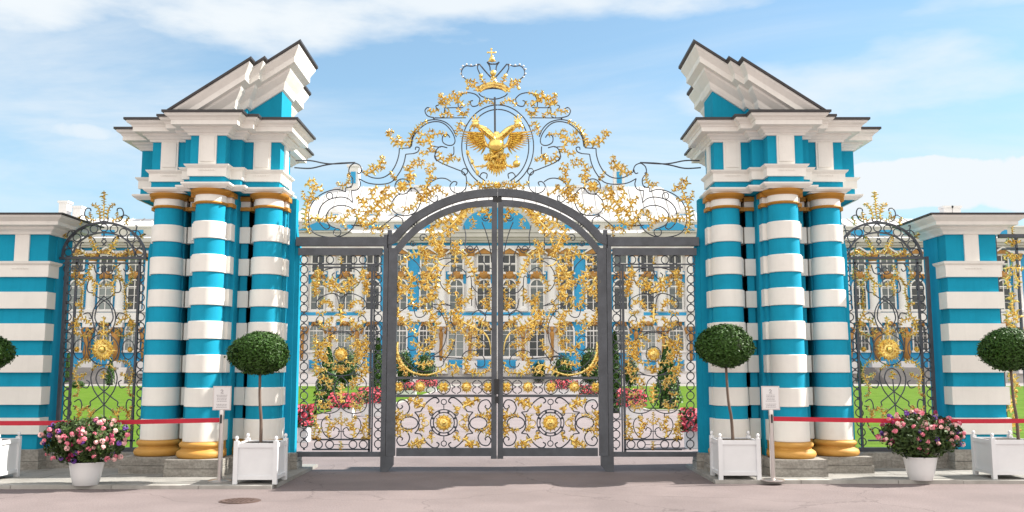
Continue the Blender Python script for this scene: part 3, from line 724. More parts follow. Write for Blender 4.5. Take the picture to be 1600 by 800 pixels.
    for i in range(8):
        a = i*PI/4 + PI/8; c_ = D.pt((cxp + 18.8*math.cos(a), cyp + 18.4*math.sin(a)), -.01); b.ball(c_, .02, .02, .02, 8, 6)
    D.fin(b, 'sun_ring', IRON)
    D.sun(cxp, cyp, 14.5, 24, .18)
    for sx in (-1, 1):
        X = lambda x: cxp + sx * (x - cxp) if sx > 0 else x
        mm = (lambda pts: pts) if sx < 0 else (lambda pts: sym(cxp, pts))
        b = MB(); D.ring(b, 639.5 if sx < 0 else 2*cxp - 639.5, 661, 13.5, 9.8, r=.011, n=24); D.fin(b, 'oval_ring', IRON)
        b = MB(); D.line(b, mm([(654, 661), (672, 661)]), .008)
        for sy in (-1, 1):
            Y_ = lambda y: y if sy < 0 else 2*cyp - y
            mk = lambda pts: mm([(x, Y_(y)) for x, y in pts])
            b2 = MB(); D.curve(b2, mk([(682, 630), (686, 627), (683, 622), (676, 622), (666, 630), (657, 643)]), .012)
            D.line(b2, mk([(657, 643), (648, 644)]), .012); D.curve(b2, mk([(648, 644), (653, 650), (655, 657), (653.5, 661)]), .012); D.fin(b2, 'scroll_bar', IRON)
            b2 = MB(); D.curve(b2, mk([(628, 650), (636, 646), (640, 637), (635, 627), (625, 625), (620, 633), (624, 639), (629, 636), (627.5, 633)]), .011)
            D.line(b2, mk([(628, 650), (630, 652)]), .011); D.fin(b2, 'scroll_bar', IRON)
            b2 = MB(); D.curve(b2, mk([(677, 647), (673, 649), (671, 645), (675, 642)]), .009); D.fin(b2, 'scroll_bar', IRON)
            D.gold(mk([(664, 636), (656, 632), (648, 627), (641, 625)]), 9.8)
            D.gold(mk([(660, 628), (654, 625), (650, 630)]), 7.8)
            D.gold(mk([(668, 639), (674, 636), (674, 644)]), 7.2)
            D.gold(mk([(618, 642), (626, 645), (622, 650)]), 6.5)
            D.gold(mk([(660, 659), (662, 652), (657, 649)]), 6.5)
            D.gold(mk([(645, 650), (638, 648), (630, 650), (624, 654)]), 5.5)
        D.gold(mm([(619, 661), (623, 666), (620, 671)]), 7.2); D.gold(mm([(619, 661), (623, 656), (620, 651)]), 7.2)
        b3 = MB(); D.ring(b3, (664.5 if sx < 0 else 2*cxp-664.5), 661, 5.5, 5, r=.009); D.fin(b3, 'gilded_ring', GOLD)
    return root
gate_leaf(False, 'left leaf of the main gate, dark iron with gilded acanthus, carrying the lock')
gate_leaf(True, 'right leaf of the main gate, dark iron frame with gilded acanthus')

# ================================================================== SIDE PANELS + POSTS
def side_panel(mir, label):
    random.seed(31 if mir else 37)
    base = P(600 if not mir else 954, 738, GY)
    root = thing('gate_side_panel', label, 'gate panel', (2*X0 - P(600, 738, GY).x if mir else P(600, 738, GY).x, GY, 0), 'fixed panels beside the main gate')
    D = Draw(root, GY, mir)
    # post with pointed foot
    x0, x1 = P(597.5, 550, GY).x, P(604.8, 550, GY).x
    if mir: x0, x1 = 2*X0 - x1, 2*X0 - x0
    MB().box(x0, x1, GY-.05, GY+.05, 0.0, P(600, 367, GY).z).build('post', IRONP, root)
    zf = P(600, 712, GY).z
    a = P(597, 740, GY).x; c_ = P(615, 700, GY).x
    poly = [(a, 0.0), (a + .09, 0.0), (c_, .10), (c_, zf - .003), (a, zf - .003)]
    if mir: poly = [(2*X0 - x, z) for x, z in poly][::-1]
    MB().face_prism(poly, GY-.055, GY+.055).build('post_foot', IRONP, root)
    b = MB(); D.bar(b, 467, 388, 597.5, 399, -.04, .04); D.fin(b, 'top_rail', IRONP, None)
    b = MB(); D.bar(b, 464, 706, 597.5, 713.5, -.035, .035); D.fin(b, 'bottom_rail', IRONP, None)
    b = MB(); D.bar(b, 465, 399, 468.6, 706, -.03, .03); D.bar(b, 481.6, 399, 484, 706, -.02, .02); D.bar(b, 485.6, 414, 488, 706, -.02, .02)
    D.bars([(577.6, 414, 581, 706, -.02, .02), (582.4, 399, 584.4, 706, -.02, .02)], 'upright_bar', IRON)
    D.bars([(468.6, 412, 597.5, 414, -.015, .015), (488, 416.5, 577.6, 419, -.02, .02), (488, 685.5, 577.6, 688, -.02, .02), (488, 701, 577.6, 703.4, -.02, .02)], 'cross_bar', IRON)
    y = 406.0
    while y < 704:
        for x in (475, 590.8):
            b = MB(); D.ring(b, x, y, 5.8, 6.2, r=.009, n=16)
            q = D.pt((x, y + 7.55)); b.box(q.x-.014, q.x+.014, GY-.012, GY+.012, q.z-.016, q.z+.016)
            D.fin(b, 'ring', IRON)
        y += 15.15
    for x in (515.5, 552, 567, 500): 
        b = MB(); D.ring(b, x, 405.8, 5.8, 6, r=.009, n=16); D.fin(b, 'ring', IRON)
    for x in (497.5, 515, 551.5, 567.5):
        b = MB(); D.ring(b, x, 694.6, 6.2, 6.2, r=.0095, n=16); D.fin(b, 'ring', IRON)
    b = MB(); D.line(b, [(521, 694.6), (545, 694.6)], .007); D.fin(b, 'cross_bar', IRON)
    b = MB(); D.line(b, [(533, 688), (533, 660)], .008); D.fin(b, 'centre_bar', IRON)
    D.gold([(533, 401), (533, 411)], 5); D.gold([(533, 689), (533, 701)], 5.5)
    cx = 533
    for sx in (-1, 1):
        mm = (lambda p: p) if sx < 0 else (lambda p: sym(cx, p))
        def C(pts, **k):
            b = MB(); D.curve(b, mm(pts), **k); D.fin(b, 'scroll_bar', IRON)
        C([(533, 458), (518, 453), (506, 444), (502, 432), (508, 422), (520, 419)])
        C([(533, 419), (531, 430), (524, 436), (519, 430), (523, 426)])
        C([(545, 458), (539, 464), (536, 478), (536, 492)])
        C([(533, 466), (524, 459), (511, 460), (497, 468), (494, 478), (500, 484)])
        C([(497, 505), (494, 500), (500, 493), (506, 497), (505, 503)])
        C([(494, 500), (497, 512), (515, 518), (533, 517), (545, 520), (553, 530)])
        b = MB(); D.ring(b, cx, 553.5, 37, 34, r=.009, n=40) if sx < 0 else D.ring(b, cx, 553.5, 11.5, 12, r=.009, n=24); D.fin(b, 'large_ring', IRON)
        C([(533, 588), (520, 586), (505, 586), (494, 597), (497, 609), (507, 609), (508, 602), (503, 601)])
        C([(533, 588), (524, 597), (522, 612), (527, 626), (533, 636)])
        C([(533, 636), (525, 643), (512, 646), (498, 642), (493, 630), (499, 622), (506, 626), (503, 631)])
        C([(515, 646), (515, 652), (506, 654), (502, 664), (506, 677), (516, 685), (527, 681), (530, 672), (524, 668), (521, 673)])
        b = MB(); D.line(b, mm([(533, 674), (528, 674)]), .008); D.fin(b, 'cross_bars', IRON)
        for pts, wd in [
            ([(492, 424), (500, 422), (497, 434), (493, 446), (496, 458)], 8), ([(490, 440), (492, 452), (491, 462)], 7), ([(503, 424), (498, 432)], 6), ([(499, 440), (494, 448)], 6),
            ([(533, 457), (525, 448), (516, 446), (508, 442)], 9), ([(530, 446), (522, 440), (512, 436)], 8), ([(524, 453), (515, 454)], 6),
            ([(518, 480), (512, 472), (504, 470), (499, 478)], 6.5), ([(512, 470), (518, 476), (520, 484)], 5.5), ([(494, 488), (502, 490), (508, 487)], 5.5),
            ([(499, 500), (500, 508), (508, 512), (516, 508)], 6.5), ([(507, 505), (515, 503), (518, 497)], 6.5),
            ([(494, 522), (495, 534), (503, 540), (508, 532)], 7), ([(490, 532), (494, 544), (492, 556)], 7.5),
            ([(520, 540), (508, 541), (501, 549), (502, 560), (512, 567), (524, 566)], 7.5), ([(514, 536), (506, 534), (500, 538)], 6.5), ([(498, 548), (504, 556), (510, 560)], 7),
            ([(494, 560), (494, 572), (500, 580), (508, 578)], 8), ([(492, 572), (493, 582), (499, 588)], 7), ([(512, 548), (508, 556)], 6), ([(510, 528), (518, 526), (526, 532)], 6),
            ([(498, 598), (504, 591), (514, 592), (518, 600)], 6.5), ([(508, 594), (512, 603), (516, 607)], 5.5), ([(494, 615), (503, 617), (508, 614)], 5),
            ([(498, 625), (500, 634), (509, 638), (517, 632)], 6.5), ([(508, 634), (515, 626)], 5),
            ([(490, 648), (494, 660), (492, 674), (490, 684)], 6.5), ([(494, 662), (500, 672), (496, 682)], 6), ([(514, 684), (512, 672), (516, 660), (511, 652)], 7), ([(516, 672), (522, 662)], 5.5), ([(490, 684), (500, 685)], 5),
            ([(533, 582), (527, 576), (521, 575)], 6), ([(533, 584), (531, 577), (530, 572)], 5), ([(533, 663), (527, 658), (524, 655)], 5),
            ]: D.gold(mm(pts), wd * random.uniform(.92, 1.08))
    D.gold([(533, 506), (533, 494), (533, 478)], 9, name='gilded_leaf'); D.gold([(533, 630), (533, 616), (533, 602)], 9, name='gilded_leaf')
    D.gold([(533, 658), (533, 645)], 4)
    D.sun(533, 553.5, 12.5, 20, .15)
    return root
side_panel(False, 'fixed gate panel with ring borders and gilded sun, left of the main gate')
side_panel(True, 'fixed gate panel with ring borders and gilded sun, right of the main gate')

# ================================================================== OVERTHROW (crest over the gate)
random.seed(51)
top = P(777, 302, GY)
ov = thing('gate_overthrow', 'openwork crest over the main gate, with crown, gilded two-headed eagle and curling scrolls', 'gate crest', (X0, GY, P(777, 371, GY).z))
for mir in (False, True):
    D = Draw(ov, GY, mir)
    b = MB(); D.bar(b, 463.5, 371, 605, 384.5, -.055, .055); D.fin(b, 'beam', IRONP, None)
    b = MB(); D.bar(b, 606, 360, 612, 388, -.05, .05); D.fin(b, 'post_head', IRONP, None)
    arc = [(607, 377), (617, 372), (628, 360), (645, 344), (665, 331), (690, 318.5), (715, 309.5), (740, 304), (760, 302), (777.3, 301.5)]
    c = [(p.x, p.y) for p in crom([(x, y, 0) for x, y in arc], 4)]; m = MB(); n = len(c)
    for i, p in enumerate(c):
        a = c[max(0, i-1)]; e = c[min(n-1, i+1)]; tx, ty = e[0]-a[0], e[1]-a[1]; l = math.hypot(tx, ty); nx, ny = -ty/l*5.8, tx/l*5.8
        if i == 0: nx, ny = 0, 6.0
        if i == n-1: nx, ny = 0, 5.8
        u_ = D.pt((p[0]+nx, p[1]+ny)); v_ = D.pt((p[0]-nx, p[1]-ny))
        for q, dy in ((u_, -.06), (v_, -.06), (v_, .06), (u_, .06)): m.v.append((q.x, GY+dy, q.z))
    for i in range(n-1):
        for k in range(4): m.f.append((i*4+k, i*4+(k+1) % 4, (i+1)*4+(k+1) % 4, (i+1)*4+k))
    m.f.append((0,1,2,3)); m.f.append(tuple((n-1)*4+k for k in (3,2,1,0)))
    o = D.fin(m, 'arch_beam', IRONP, 30); fix_normals(o)
    if not mir:
        b = MB(); D.bar(b, 770, 308.5, 784, 316, -.05, .05); D.fin(b, 'stop_block', BLACKP, None)
    def C(pts, r=.0098, **k):
        b = MB(); D.curve(b, pts, r=r, **k); D.fin(b, 'scroll_bar', IRON)
    def Lp(pts, r=.0098):
        b = MB(); D.line(b, pts, r); D.fin(b, 'scroll_bar', IRON)
    # tie rods to the pillar
    C([(462, 251), (485, 251), (515, 256), (555, 254)], .012); C([(460, 262), (485, 263), (508, 258), (530, 255), (555, 254)], .012)
    # outer outline, from the low volute up to the crown
    C([(554, 254.5), (547, 260), (545, 268), (548, 271)]); C([(554, 254.5), (562, 258), (565, 265), (562, 271), (558, 270)])
    C([(545, 271), (551, 279), (551, 287), (548, 292), (540, 293.5)]); Lp([(540, 293.5), (540, 300)])
    C([(540, 300), (528, 296), (512, 299), (496, 308), (485, 323), (482, 342), (485, 357), (494, 366), (508, 370), (524, 371), (540, 366), (551, 356), (557, 343), (555, 331), (545, 323), (530, 321), (517, 326), (510, 336), (511, 346), (517, 353), (524, 356)])
    C([(550, 316), (543, 310), (530, 308), (512, 313), (500, 325), (497, 342), (503, 353), (510, 358), (515, 355), (513, 351)])
    C([(561, 279), (563, 288), (559, 296), (549, 298)]); Lp([(549, 298), (551, 317)])
    C([(561, 279), (575, 286), (595, 288), (612, 284), (624, 270), (631, 255), (634, 241)]); Lp([(634, 241), (646, 240)]); C([(646, 240), (653, 237), (655, 231), (650, 230), (649, 234)])
    C([(565, 268), (580, 277), (596, 278), (609, 271), (618, 258), (623, 243), (624, 232)]); Lp([(624, 232), (641, 231)])
    C([(641, 231), (644, 216), (652, 200), (664, 190), (680, 187), (696, 191), (707, 201), (713, 214)])
    C([(643, 229), (646, 214), (655, 202), (667, 193), (682, 190), (695, 194), (706, 206), (711, 219), (708, 226), (700, 227), (692, 222), (692, 213), (699, 210), (703, 215)])
    Lp([(678, 184.5), (728, 184)]); Lp([(695, 168.5), (724, 168)])
    C([(679, 184), (668, 181), (664, 173), (668, 168), (673, 170)]); C([(695, 180), (690, 184), (679, 184)]); C([(695, 168), (694, 178)]); C([(686, 164), (681, 166), (684, 172)]); C([(697, 166), (691, 161), (685, 163)])
    C([(750, 154), (742, 147), (728, 145), (718, 152), (716, 166), (723, 178), (730, 174)])
    C([(750, 154), (747, 164), (738, 166), (735, 159), (739, 157)])
    C([(709, 229), (709, 240), (705, 244), (708, 247), (711, 244)])
    C([(699, 231), (688, 229), (681, 236), (680, 245), (685, 252), (697, 258), (712, 264), (725, 270), (729, 281), (727, 295), (717, 302), (707, 299), (703, 291), (708, 284), (714, 285), (712, 290)])
    C([(682, 236), (679, 245), (683, 252)])
    C([(705, 284), (696, 279), (684, 279), (673, 285), (667, 296), (669, 309), (678, 316), (684, 312), (683, 306), (679, 307)])
    Lp([(676, 229), (689, 230)])
    b = MB(); D.ring(b, 629, 291.5, 12, 12, r=.010, n=24); D.fin(b, 'ring', IRON); D.rosette(629, 291.5, 10.5)
    b = MB(); D.ring(b, 515, 306, 5, 5.2); D.fin(b, 'ring', IRON); b = MB(); D.ring(b, 527, 363, 5.8, 6); D.fin(b, 'ring', IRON)
    b = MB(); D.ring(b, 726, 268, 4.8, 4.8); D.fin(b, 'ring', IRON)
    C([(622, 304), (613, 315), (613, 327), (622, 335), (634, 337), (647, 333), (655, 322), (657, 307), (651, 297), (642, 292)])
    C([(641, 294), (643, 299)])
    C([(590, 360), (604, 348), (618, 338), (628, 342), (629, 351), (622, 357), (617, 352)])
    Lp([(552, 352), (570, 352)]); C([(549, 352), (572, 353), (588, 346)])
    b = MB()
    for q in ((554, 254.5), (545, 271), (565, 266), (548, 292), (624, 303.5), (619, 336.5), (644, 335), (643, 294), (726, 273), (678, 184.5), (718, 302), (681, 316)):
        b.ball(D.pt(q), .018, .018, .018, 8, 6)
    D.fin(b, 'collars', IRON)
    # eagle medallion rings (half each)
    for rx, ry, a1 in ((56, 65, 1.02), (48.5, 58, .98)):
        pts = [(777.5 - rx*math.sin(t), 229 - ry*math.cos(t)) for t in [a1*PI*.86*i/24 for i in range(25)]]
        C(pts, .010)
    C([(777.5 - 22, 283), (757, 282), (750, 276), (754, 270), (761, 272), (760, 279)])
    for pts, wd in [
        ([(484, 366), (478, 350), (478, 332), (483, 312), (489, 298), (493, 288)], 8), ([(490, 294), (483, 290), (482, 283), (490, 281)], 7.5), ([(492, 296), (498, 292), (503, 297)], 7), ([(481, 318), (475, 308), (473, 300)], 6), ([(486, 306), (490, 312), (497, 310)], 6),
        ([(484, 342), (496, 341), (508, 343)], 8), ([(508, 342), (520, 340), (528, 345)], 8), ([(530, 344), (540, 340), (546, 334), (543, 330)], 7), ([(532, 346), (538, 352), (541, 358)], 6),
        ([(528, 284), (532, 290), (540, 289), (546, 280), (545, 273)], 6),
        ([(568, 267), (578, 270), (588, 262), (596, 254), (597, 246)], 8), ([(577, 264), (582, 258)], 6), ([(590, 262), (600, 262)], 6), ([(596, 250), (602, 255)], 5.5),
        ([(610, 267), (615, 275), (618, 281)], 5), ([(620, 280), (612, 276)], 4),
        ([(640, 230), (634, 222), (624, 226), (615, 220), (607, 211)], 8), ([(626, 224), (622, 214)], 6.5), ([(610, 214), (606, 206), (614, 207)], 6),
        ([(641, 226), (642, 214), (650, 202), (660, 194), (666, 190)], 6.5),
        ([(651, 214), (658, 222), (668, 220), (674, 212), (688, 209), (696, 211)], 8), ([(664, 212), (655, 207)], 6.5), ([(672, 218), (674, 230), (678, 236)], 7), ([(668, 206), (676, 204)], 6), ([(655, 238), (664, 241), (672, 236)], 6.5), ([(660, 228), (655, 222)], 5),
        ([(686, 236), (688, 247), (698, 252), (710, 246), (717, 250)], 7), ([(700, 252), (704, 242)], 5.5),
        ([(641, 294), (642, 276), (640, 264), (646, 252), (654, 250)], 7.5), ([(636, 272), (640, 280), (648, 275)], 7.5), ([(646, 256), (658, 258), (662, 252)], 6.5), ([(640, 264), (632, 262)], 5),
        ([(661, 316), (663, 300), (668, 286), (672, 274), (668, 262), (676, 257)], 7.5), ([(670, 270), (680, 264)], 6), ([(672, 280), (680, 278)], 6), ([(664, 296), (657, 292)], 6), ([(664, 304), (672, 300)], 5),
        ([(666, 318), (668, 304), (676, 298), (686, 294), (690, 300), (698, 304)], 6.5), ([(680, 296), (684, 290)], 5), ([(672, 310), (678, 304)], 5), ([(656, 318), (660, 310), (652, 302)], 6),
        ([(630, 322), (634, 328), (644, 326), (652, 316), (654, 308)], 7), 
        ([(622, 300), (612, 303), (606, 310), (596, 312), (588, 322), (576, 330), (562, 330)], 8.5), ([(600, 312), (598, 302)], 7), ([(590, 318), (583, 308), (580, 298), (588, 294)], 8.5), ([(606, 306), (600, 296), (607, 292)], 7), ([(572, 326), (566, 314), (560, 310)], 8), ([(566, 318), (574, 312)], 6),
        ([(576, 332), (570, 342), (562, 348), (558, 336), (552, 330)], 8), ([(562, 348), (574, 352), (586, 344), (590, 332), (582, 326), (576, 334)], 7), ([(602, 330), (610, 326), (614, 320)], 6.5), ([(590, 334), (598, 326), (606, 322)], 7), ([(566, 352), (572, 358)], 5),
        ([(586, 366), (580, 360), (588, 355), (598, 360), (596, 368)], 5.5), ([(597, 360), (604, 352), (608, 356)], 5),
        ([(726, 167), (716, 157), (707, 153), (697, 155), (688, 149)], 8), ([(712, 158), (716, 148), (728, 145)], 6), ([(704, 158), (696, 164), (688, 162)], 7.5), ([(696, 156), (689, 160), (688, 153)], 6), ([(712, 148), (708, 144)], 5),
        ([(668, 172), (676, 175), (684, 172)], 6), ([(686, 180), (694, 178), (702, 176), (706, 182)], 6.5), ([(716, 168), (720, 178), (728, 180), (732, 172)], 6), ([(730, 166), (734, 160)], 4.5),
        ([(749, 166), (756, 158), (766, 158), (772, 162)], 6), ([(715, 212), (714, 202), (720, 192), (726, 196)], 5.5), ([(716, 202), (722, 204)], 4.5),
        ([(735, 294), (744, 288), (756, 288), (768, 286)], 7), ([(748, 292), (760, 294), (772, 290)], 6.5), ([(736, 290), (730, 286)], 5),
        ]: D.gold(pts, wd * random.uniform(.92, 1.02))
D = Draw(ov, GY - .02, False)
b = MB(); D.line(b, [(773, 152), (773.5, 212)], .022); D.fin(b, 'king_rod', IRONP, None)
D.rosette(777, 290, 7)
# --- eagle
ec = P(776, 232, GY)
def E(q, dy=0): p = P(q[0], q[1], GY - .1); p.y += dy; return p
eag = MB()
body = [(776, 206), (776, 214), (776, 224), (776, 236), (776, 248), (776, 256)]
eag.tube([E(q) for q in body], [.04, .085, .125, .125, .085, .05], 14, flat=.6)
for sx in (-1, 1):
    f = lambda pts: [(776 + sx*(776 - x), y) for x, y in pts] if sx > 0 else pts
    eag.tube([E(q) for q in [(p.x, p.y) for p in crom([(x, y, 0) for x, y in f([(773, 226), (768, 213), (760, 204), (752, 199), (744, 197)])], 4)]], [.066 - .036*i/16 for i in range(17)], 10, flat=.8)
    eag.ball(E(f([(743, 195)])[0], -.03), .065, .06, .05)
    q = f([(739, 196), (735, 200), (736, 205)]); eag.tube([E(x, -.03) for x in q], [.03, .02, .004], 6)
    q = f([(741, 200), (740, 203)]); eag.tube([E(x, -.03) for x in q], [.02, .006], 6)
    for dx, h in ((-5, 184), (0, 181), (5, 184)): q = f([(743, 192), (743 + dx, h)]); eag.tube([E(x, -.03) for x in q], [.014, .012], 6); eag.ball(E(q[1], -.03), .017, .017, .017, 8, 6)
    q = f([(737, 190), (749, 190)]); eag.tube([E(x, -.03) for x in q], .014, 6)
    # legs
    q = f([(770, 250), (764, 256), (758, 260)]); eag.tube([E(x, -.02) for x in q], [.06, .04, .016], 8)
    for k in range(3): q = f([(758, 260), (753 - k, 258 + k*3)]); eag.tube([E(x, -.03) for x in q], [.014, .008], 5)
D2 = Draw(ov, GY - .1, False)
random.seed(3)
for i in range(40):
    x = 776 + random.uniform(-9, 9); y = random.uniform(214, 252); D2.lobe(eag, x, y, PI/2 + (x-776)*.03, 7, 0, 4.5, .09)
for sx in (-1, 1):
    for i in range(14):
        t = i/13; D2.lobe(eag, 776 + sx*(6+22*t*.9), 216 - 17*t + 3, PI/2 + sx*(-.8), 4, 0, 2.6, .04)
        D2.lobe(eag, 776 + sx*(4+23*t*.9), 217 - 17*t, PI/2 + sx*.4, 4, 0, 2.6, .05)
    for i in range(9): D2.lobe(eag, 776 + sx*random.uniform(9, 20), random.uniform(240, 252), PI/2 + random.uniform(-.3, .3), 8, 0, 5, .05)
eg = eag.build('eagle', GOLD, ov, smooth=60)
for sx in (-1, 1):
    wb = MB()
    for row, (n, y0, ln, w_) in enumerate(((11, 0, 1.0, 3.3), (9, 1, .62, 3.2), (7, 2, .34, 3.0))):
        for i in range(n):
            t = i/(n-1)
            # root along the wing arm, tip fans outwards
            rx, ry = 10 + 14*(1-t)**.8*1.0 + 2, 216 + 20*t - 3*(1-t)
            rx = 21 - 4*t; ry = 210 + 18*t
            tipx, tipy = 59 - 34*t**2.0, 204 + 38*t**.9
            a = math.atan2(tipy-ry, tipx-rx); l = math.hypot(tipx-rx, tipy-ry) * ln
            cu = -.25 if True else 0
            if sx > 0: D2.lobe(wb, 776+rx, ry, a + .1, l, -.2, w_, .02 + row*.02)
            else: D2.lobe(wb, 776-rx, ry, PI - a - .1, l, .2, w_, .02 + row*.02)
    pts = [(776+sx*10, 231), (776+sx*17, 227), (776+sx*20, 220), (776+sx*21, 213), (776+sx*30, 208.5), (776+sx*46, 206.5)]
    wb.tube([E(q, -.03) for q in pts], [.03, .034, .032, .026, .02, .008], 8, flat=.7)
    wb.build('wing', GOLD, eg, smooth=60)
tb = MB()
for i in range(9):
    a = PI/2 - (i-4)*.09; D2.lobe(tb, 776 + (i-4)*2.0, 248, a, 29 - abs(i-4)*2.2, 0, 5.5, .03)
    D2.lobe(tb, 776 + (i-4)*1.7, 248, a, 18 - abs(i-4), 0, 5, .05)
for sx in (-1, 1):
    tb.ball(E((776 + sx*10, 246), -.03), .045, .04, .075, 12, 8)
    for i in range(7): D2.lobe(tb, 776 + sx*(6 + i*1.2), 241 + (i % 3)*3, PI/2 - sx*.15, 8, 0, 3.6, .07)
tb.build('tail', GOLD, eg, smooth=60)
c_ = E((775, 230), -.14); MB().ball(c_, .125, .085, .115, 20, 14).build('breast_shield', GOLDS, eg, smooth=True)
k = MB(); k.tube([E((758, 260), -.04), E((741, 261.5), -.04)], .015, 6); k.tube([E((729, 236), -.05), E((747, 273), -.05)], [.012, .014], 6)
for q in ((731, 240), (738, 254), (746, 271)): k.ball(E(q, -.05), .03, .03, .045, 8, 6)
k.build('sceptre', GOLD, eg, smooth=40)
k = MB(); k.tube([E((792, 260), -.04), E((806, 262), -.04)], .015, 6); k.ball(E((807, 257), -.05), .062, .06, .06, 16, 10); k.tube([E((807, 251), -.05), E((807, 243), -.05)], .008, 5); k.tube([E((804, 246), -.05), E((811, 246), -.05)], .008, 5)
k.build('orb', GOLDS, eg, smooth=40)
# --- crown
cr = MB()
def CC(b, pts, r=.01, dy=0, Y=GY):
    c = crom([(x, y, 0) for x, y in pts], 5); b.tube([P(p.x, p.y, Y) + Vector((0, dy, 0)) for p in c], r, 6)
XC = 770.5
for sx in (-1, 1):
    mm = lambda pts: [(XC - sx*(x - XC), y) for x, y in pts] if sx > 0 else pts
    CC(cr, mm([(748, 100), (738, 103.5), (728, 103), (722, 109), (722, 118), (731, 126)]))
    CC(cr, mm([(748, 100), (746, 106), (750, 116)])); CC(cr, mm([(749, 100), (758, 111), (767, 121)]), .012)
    CC(cr, mm([(761, 97), (765, 103), (766, 110)]), .012); CC(cr, mm([(761, 97), (766, 100), (770.5, 100)]), .012)
    CC(cr, mm([(748, 146), (752, 150), (762, 154), (770.5, 155)])); CC(cr, mm([(752, 142), (760, 139), (770.5, 138)]), .012)
    CC(cr, mm([(747, 137), (756, 131), (770.5, 129)]), .012)
cro = cr.build('crown', IRON, ov, smooth=40)
gb = MB(); DC = Draw(ov, GY - .03, False); random.seed(9)
for sx in (-1, 1):
    mm = lambda pts: [(XC - sx*(x - XC), y) for x, y in pts] if sx > 0 else pts
    DC.leafy(gb, mm([(747, 144), (742, 135), (735, 131), (730, 127)]), 7); DC.leafy(gb, mm([(740, 134), (743, 129), (735, 126)]), 5.5); DC.leafy(gb, mm([(735, 132), (731, 137)]), 4.5, end=False)
    gb.ball(P(*mm([(730.5, 138)])[0], GY-.05), .03, .03, .03, 8, 6)
    DC.leafy(gb, mm([(757, 131), (753, 124), (751, 119)]), 5.5); gb.ball(P(*mm([(751.5, 118)])[0], GY-.05), .032, .032, .032, 8, 6)
    CC(gb, mm([(748, 142), (755, 136), (763, 133.5), (770.5, 133)]), .04, -.02)
    CC(gb, mm([(749, 138), (756, 133), (763, 131), (770.5, 130.2)]), .014, -.04); CC(gb, mm([(750, 145), (757, 140), (764, 137.5), (770.5, 136.6)]), .014, -.04)
gb.ball(P(770.5, 114, GY-.05), .052, .05, .052, 12, 8); DC.leafy(gb, [(770.5, 128), (770.5, 120)], 6); gb.tube([P(766, 129, GY), P(769, 120, GY)], .01, 5); gb.tube([P(775, 129, GY), P(772, 120, GY)], .01, 5)
gb.build('gilded_band', GOLD, cro, smooth=50)
gb = MB(); gb.ball(P(768.5, 93, GY-.02), .05, .05, .045, 14, 10); gb.tube([P(762.5, 95.5, GY-.02), P(774.5, 95.5, GY-.02)], .012, 6); gb.ball(P(768.5, 88.5, GY-.02), .025, .025, .025, 10, 6)
gb.tube([P(768, 88, GY-.02), P(767.5, 76.5, GY-.02)], .011, 5); gb.tube([P(762, 82, GY-.02), P(774, 82, GY-.02)], .013, 5)
for q in ((762, 82), (774, 82), (767.6, 76.5)): gb.ball(P(*q, GY-.02), .018, .014, .018, 8, 6)
gb.build('cross_and_orb', GOLD, cro, smooth=50)
gb = MB()
for sx in (-1, 1):
    for q in ((744, 101.5), (736, 101.5), (729, 100.5), (723, 103), (720, 108), (720, 115), (723, 120)):
        x, y = q; x = XC - sx*(x - XC) if sx > 0 else x
        gb.ball(P(x, y, GY), .017, .017, .017, 8, 6)
gb.build('pearls', WPAINT, cro, smooth=True)

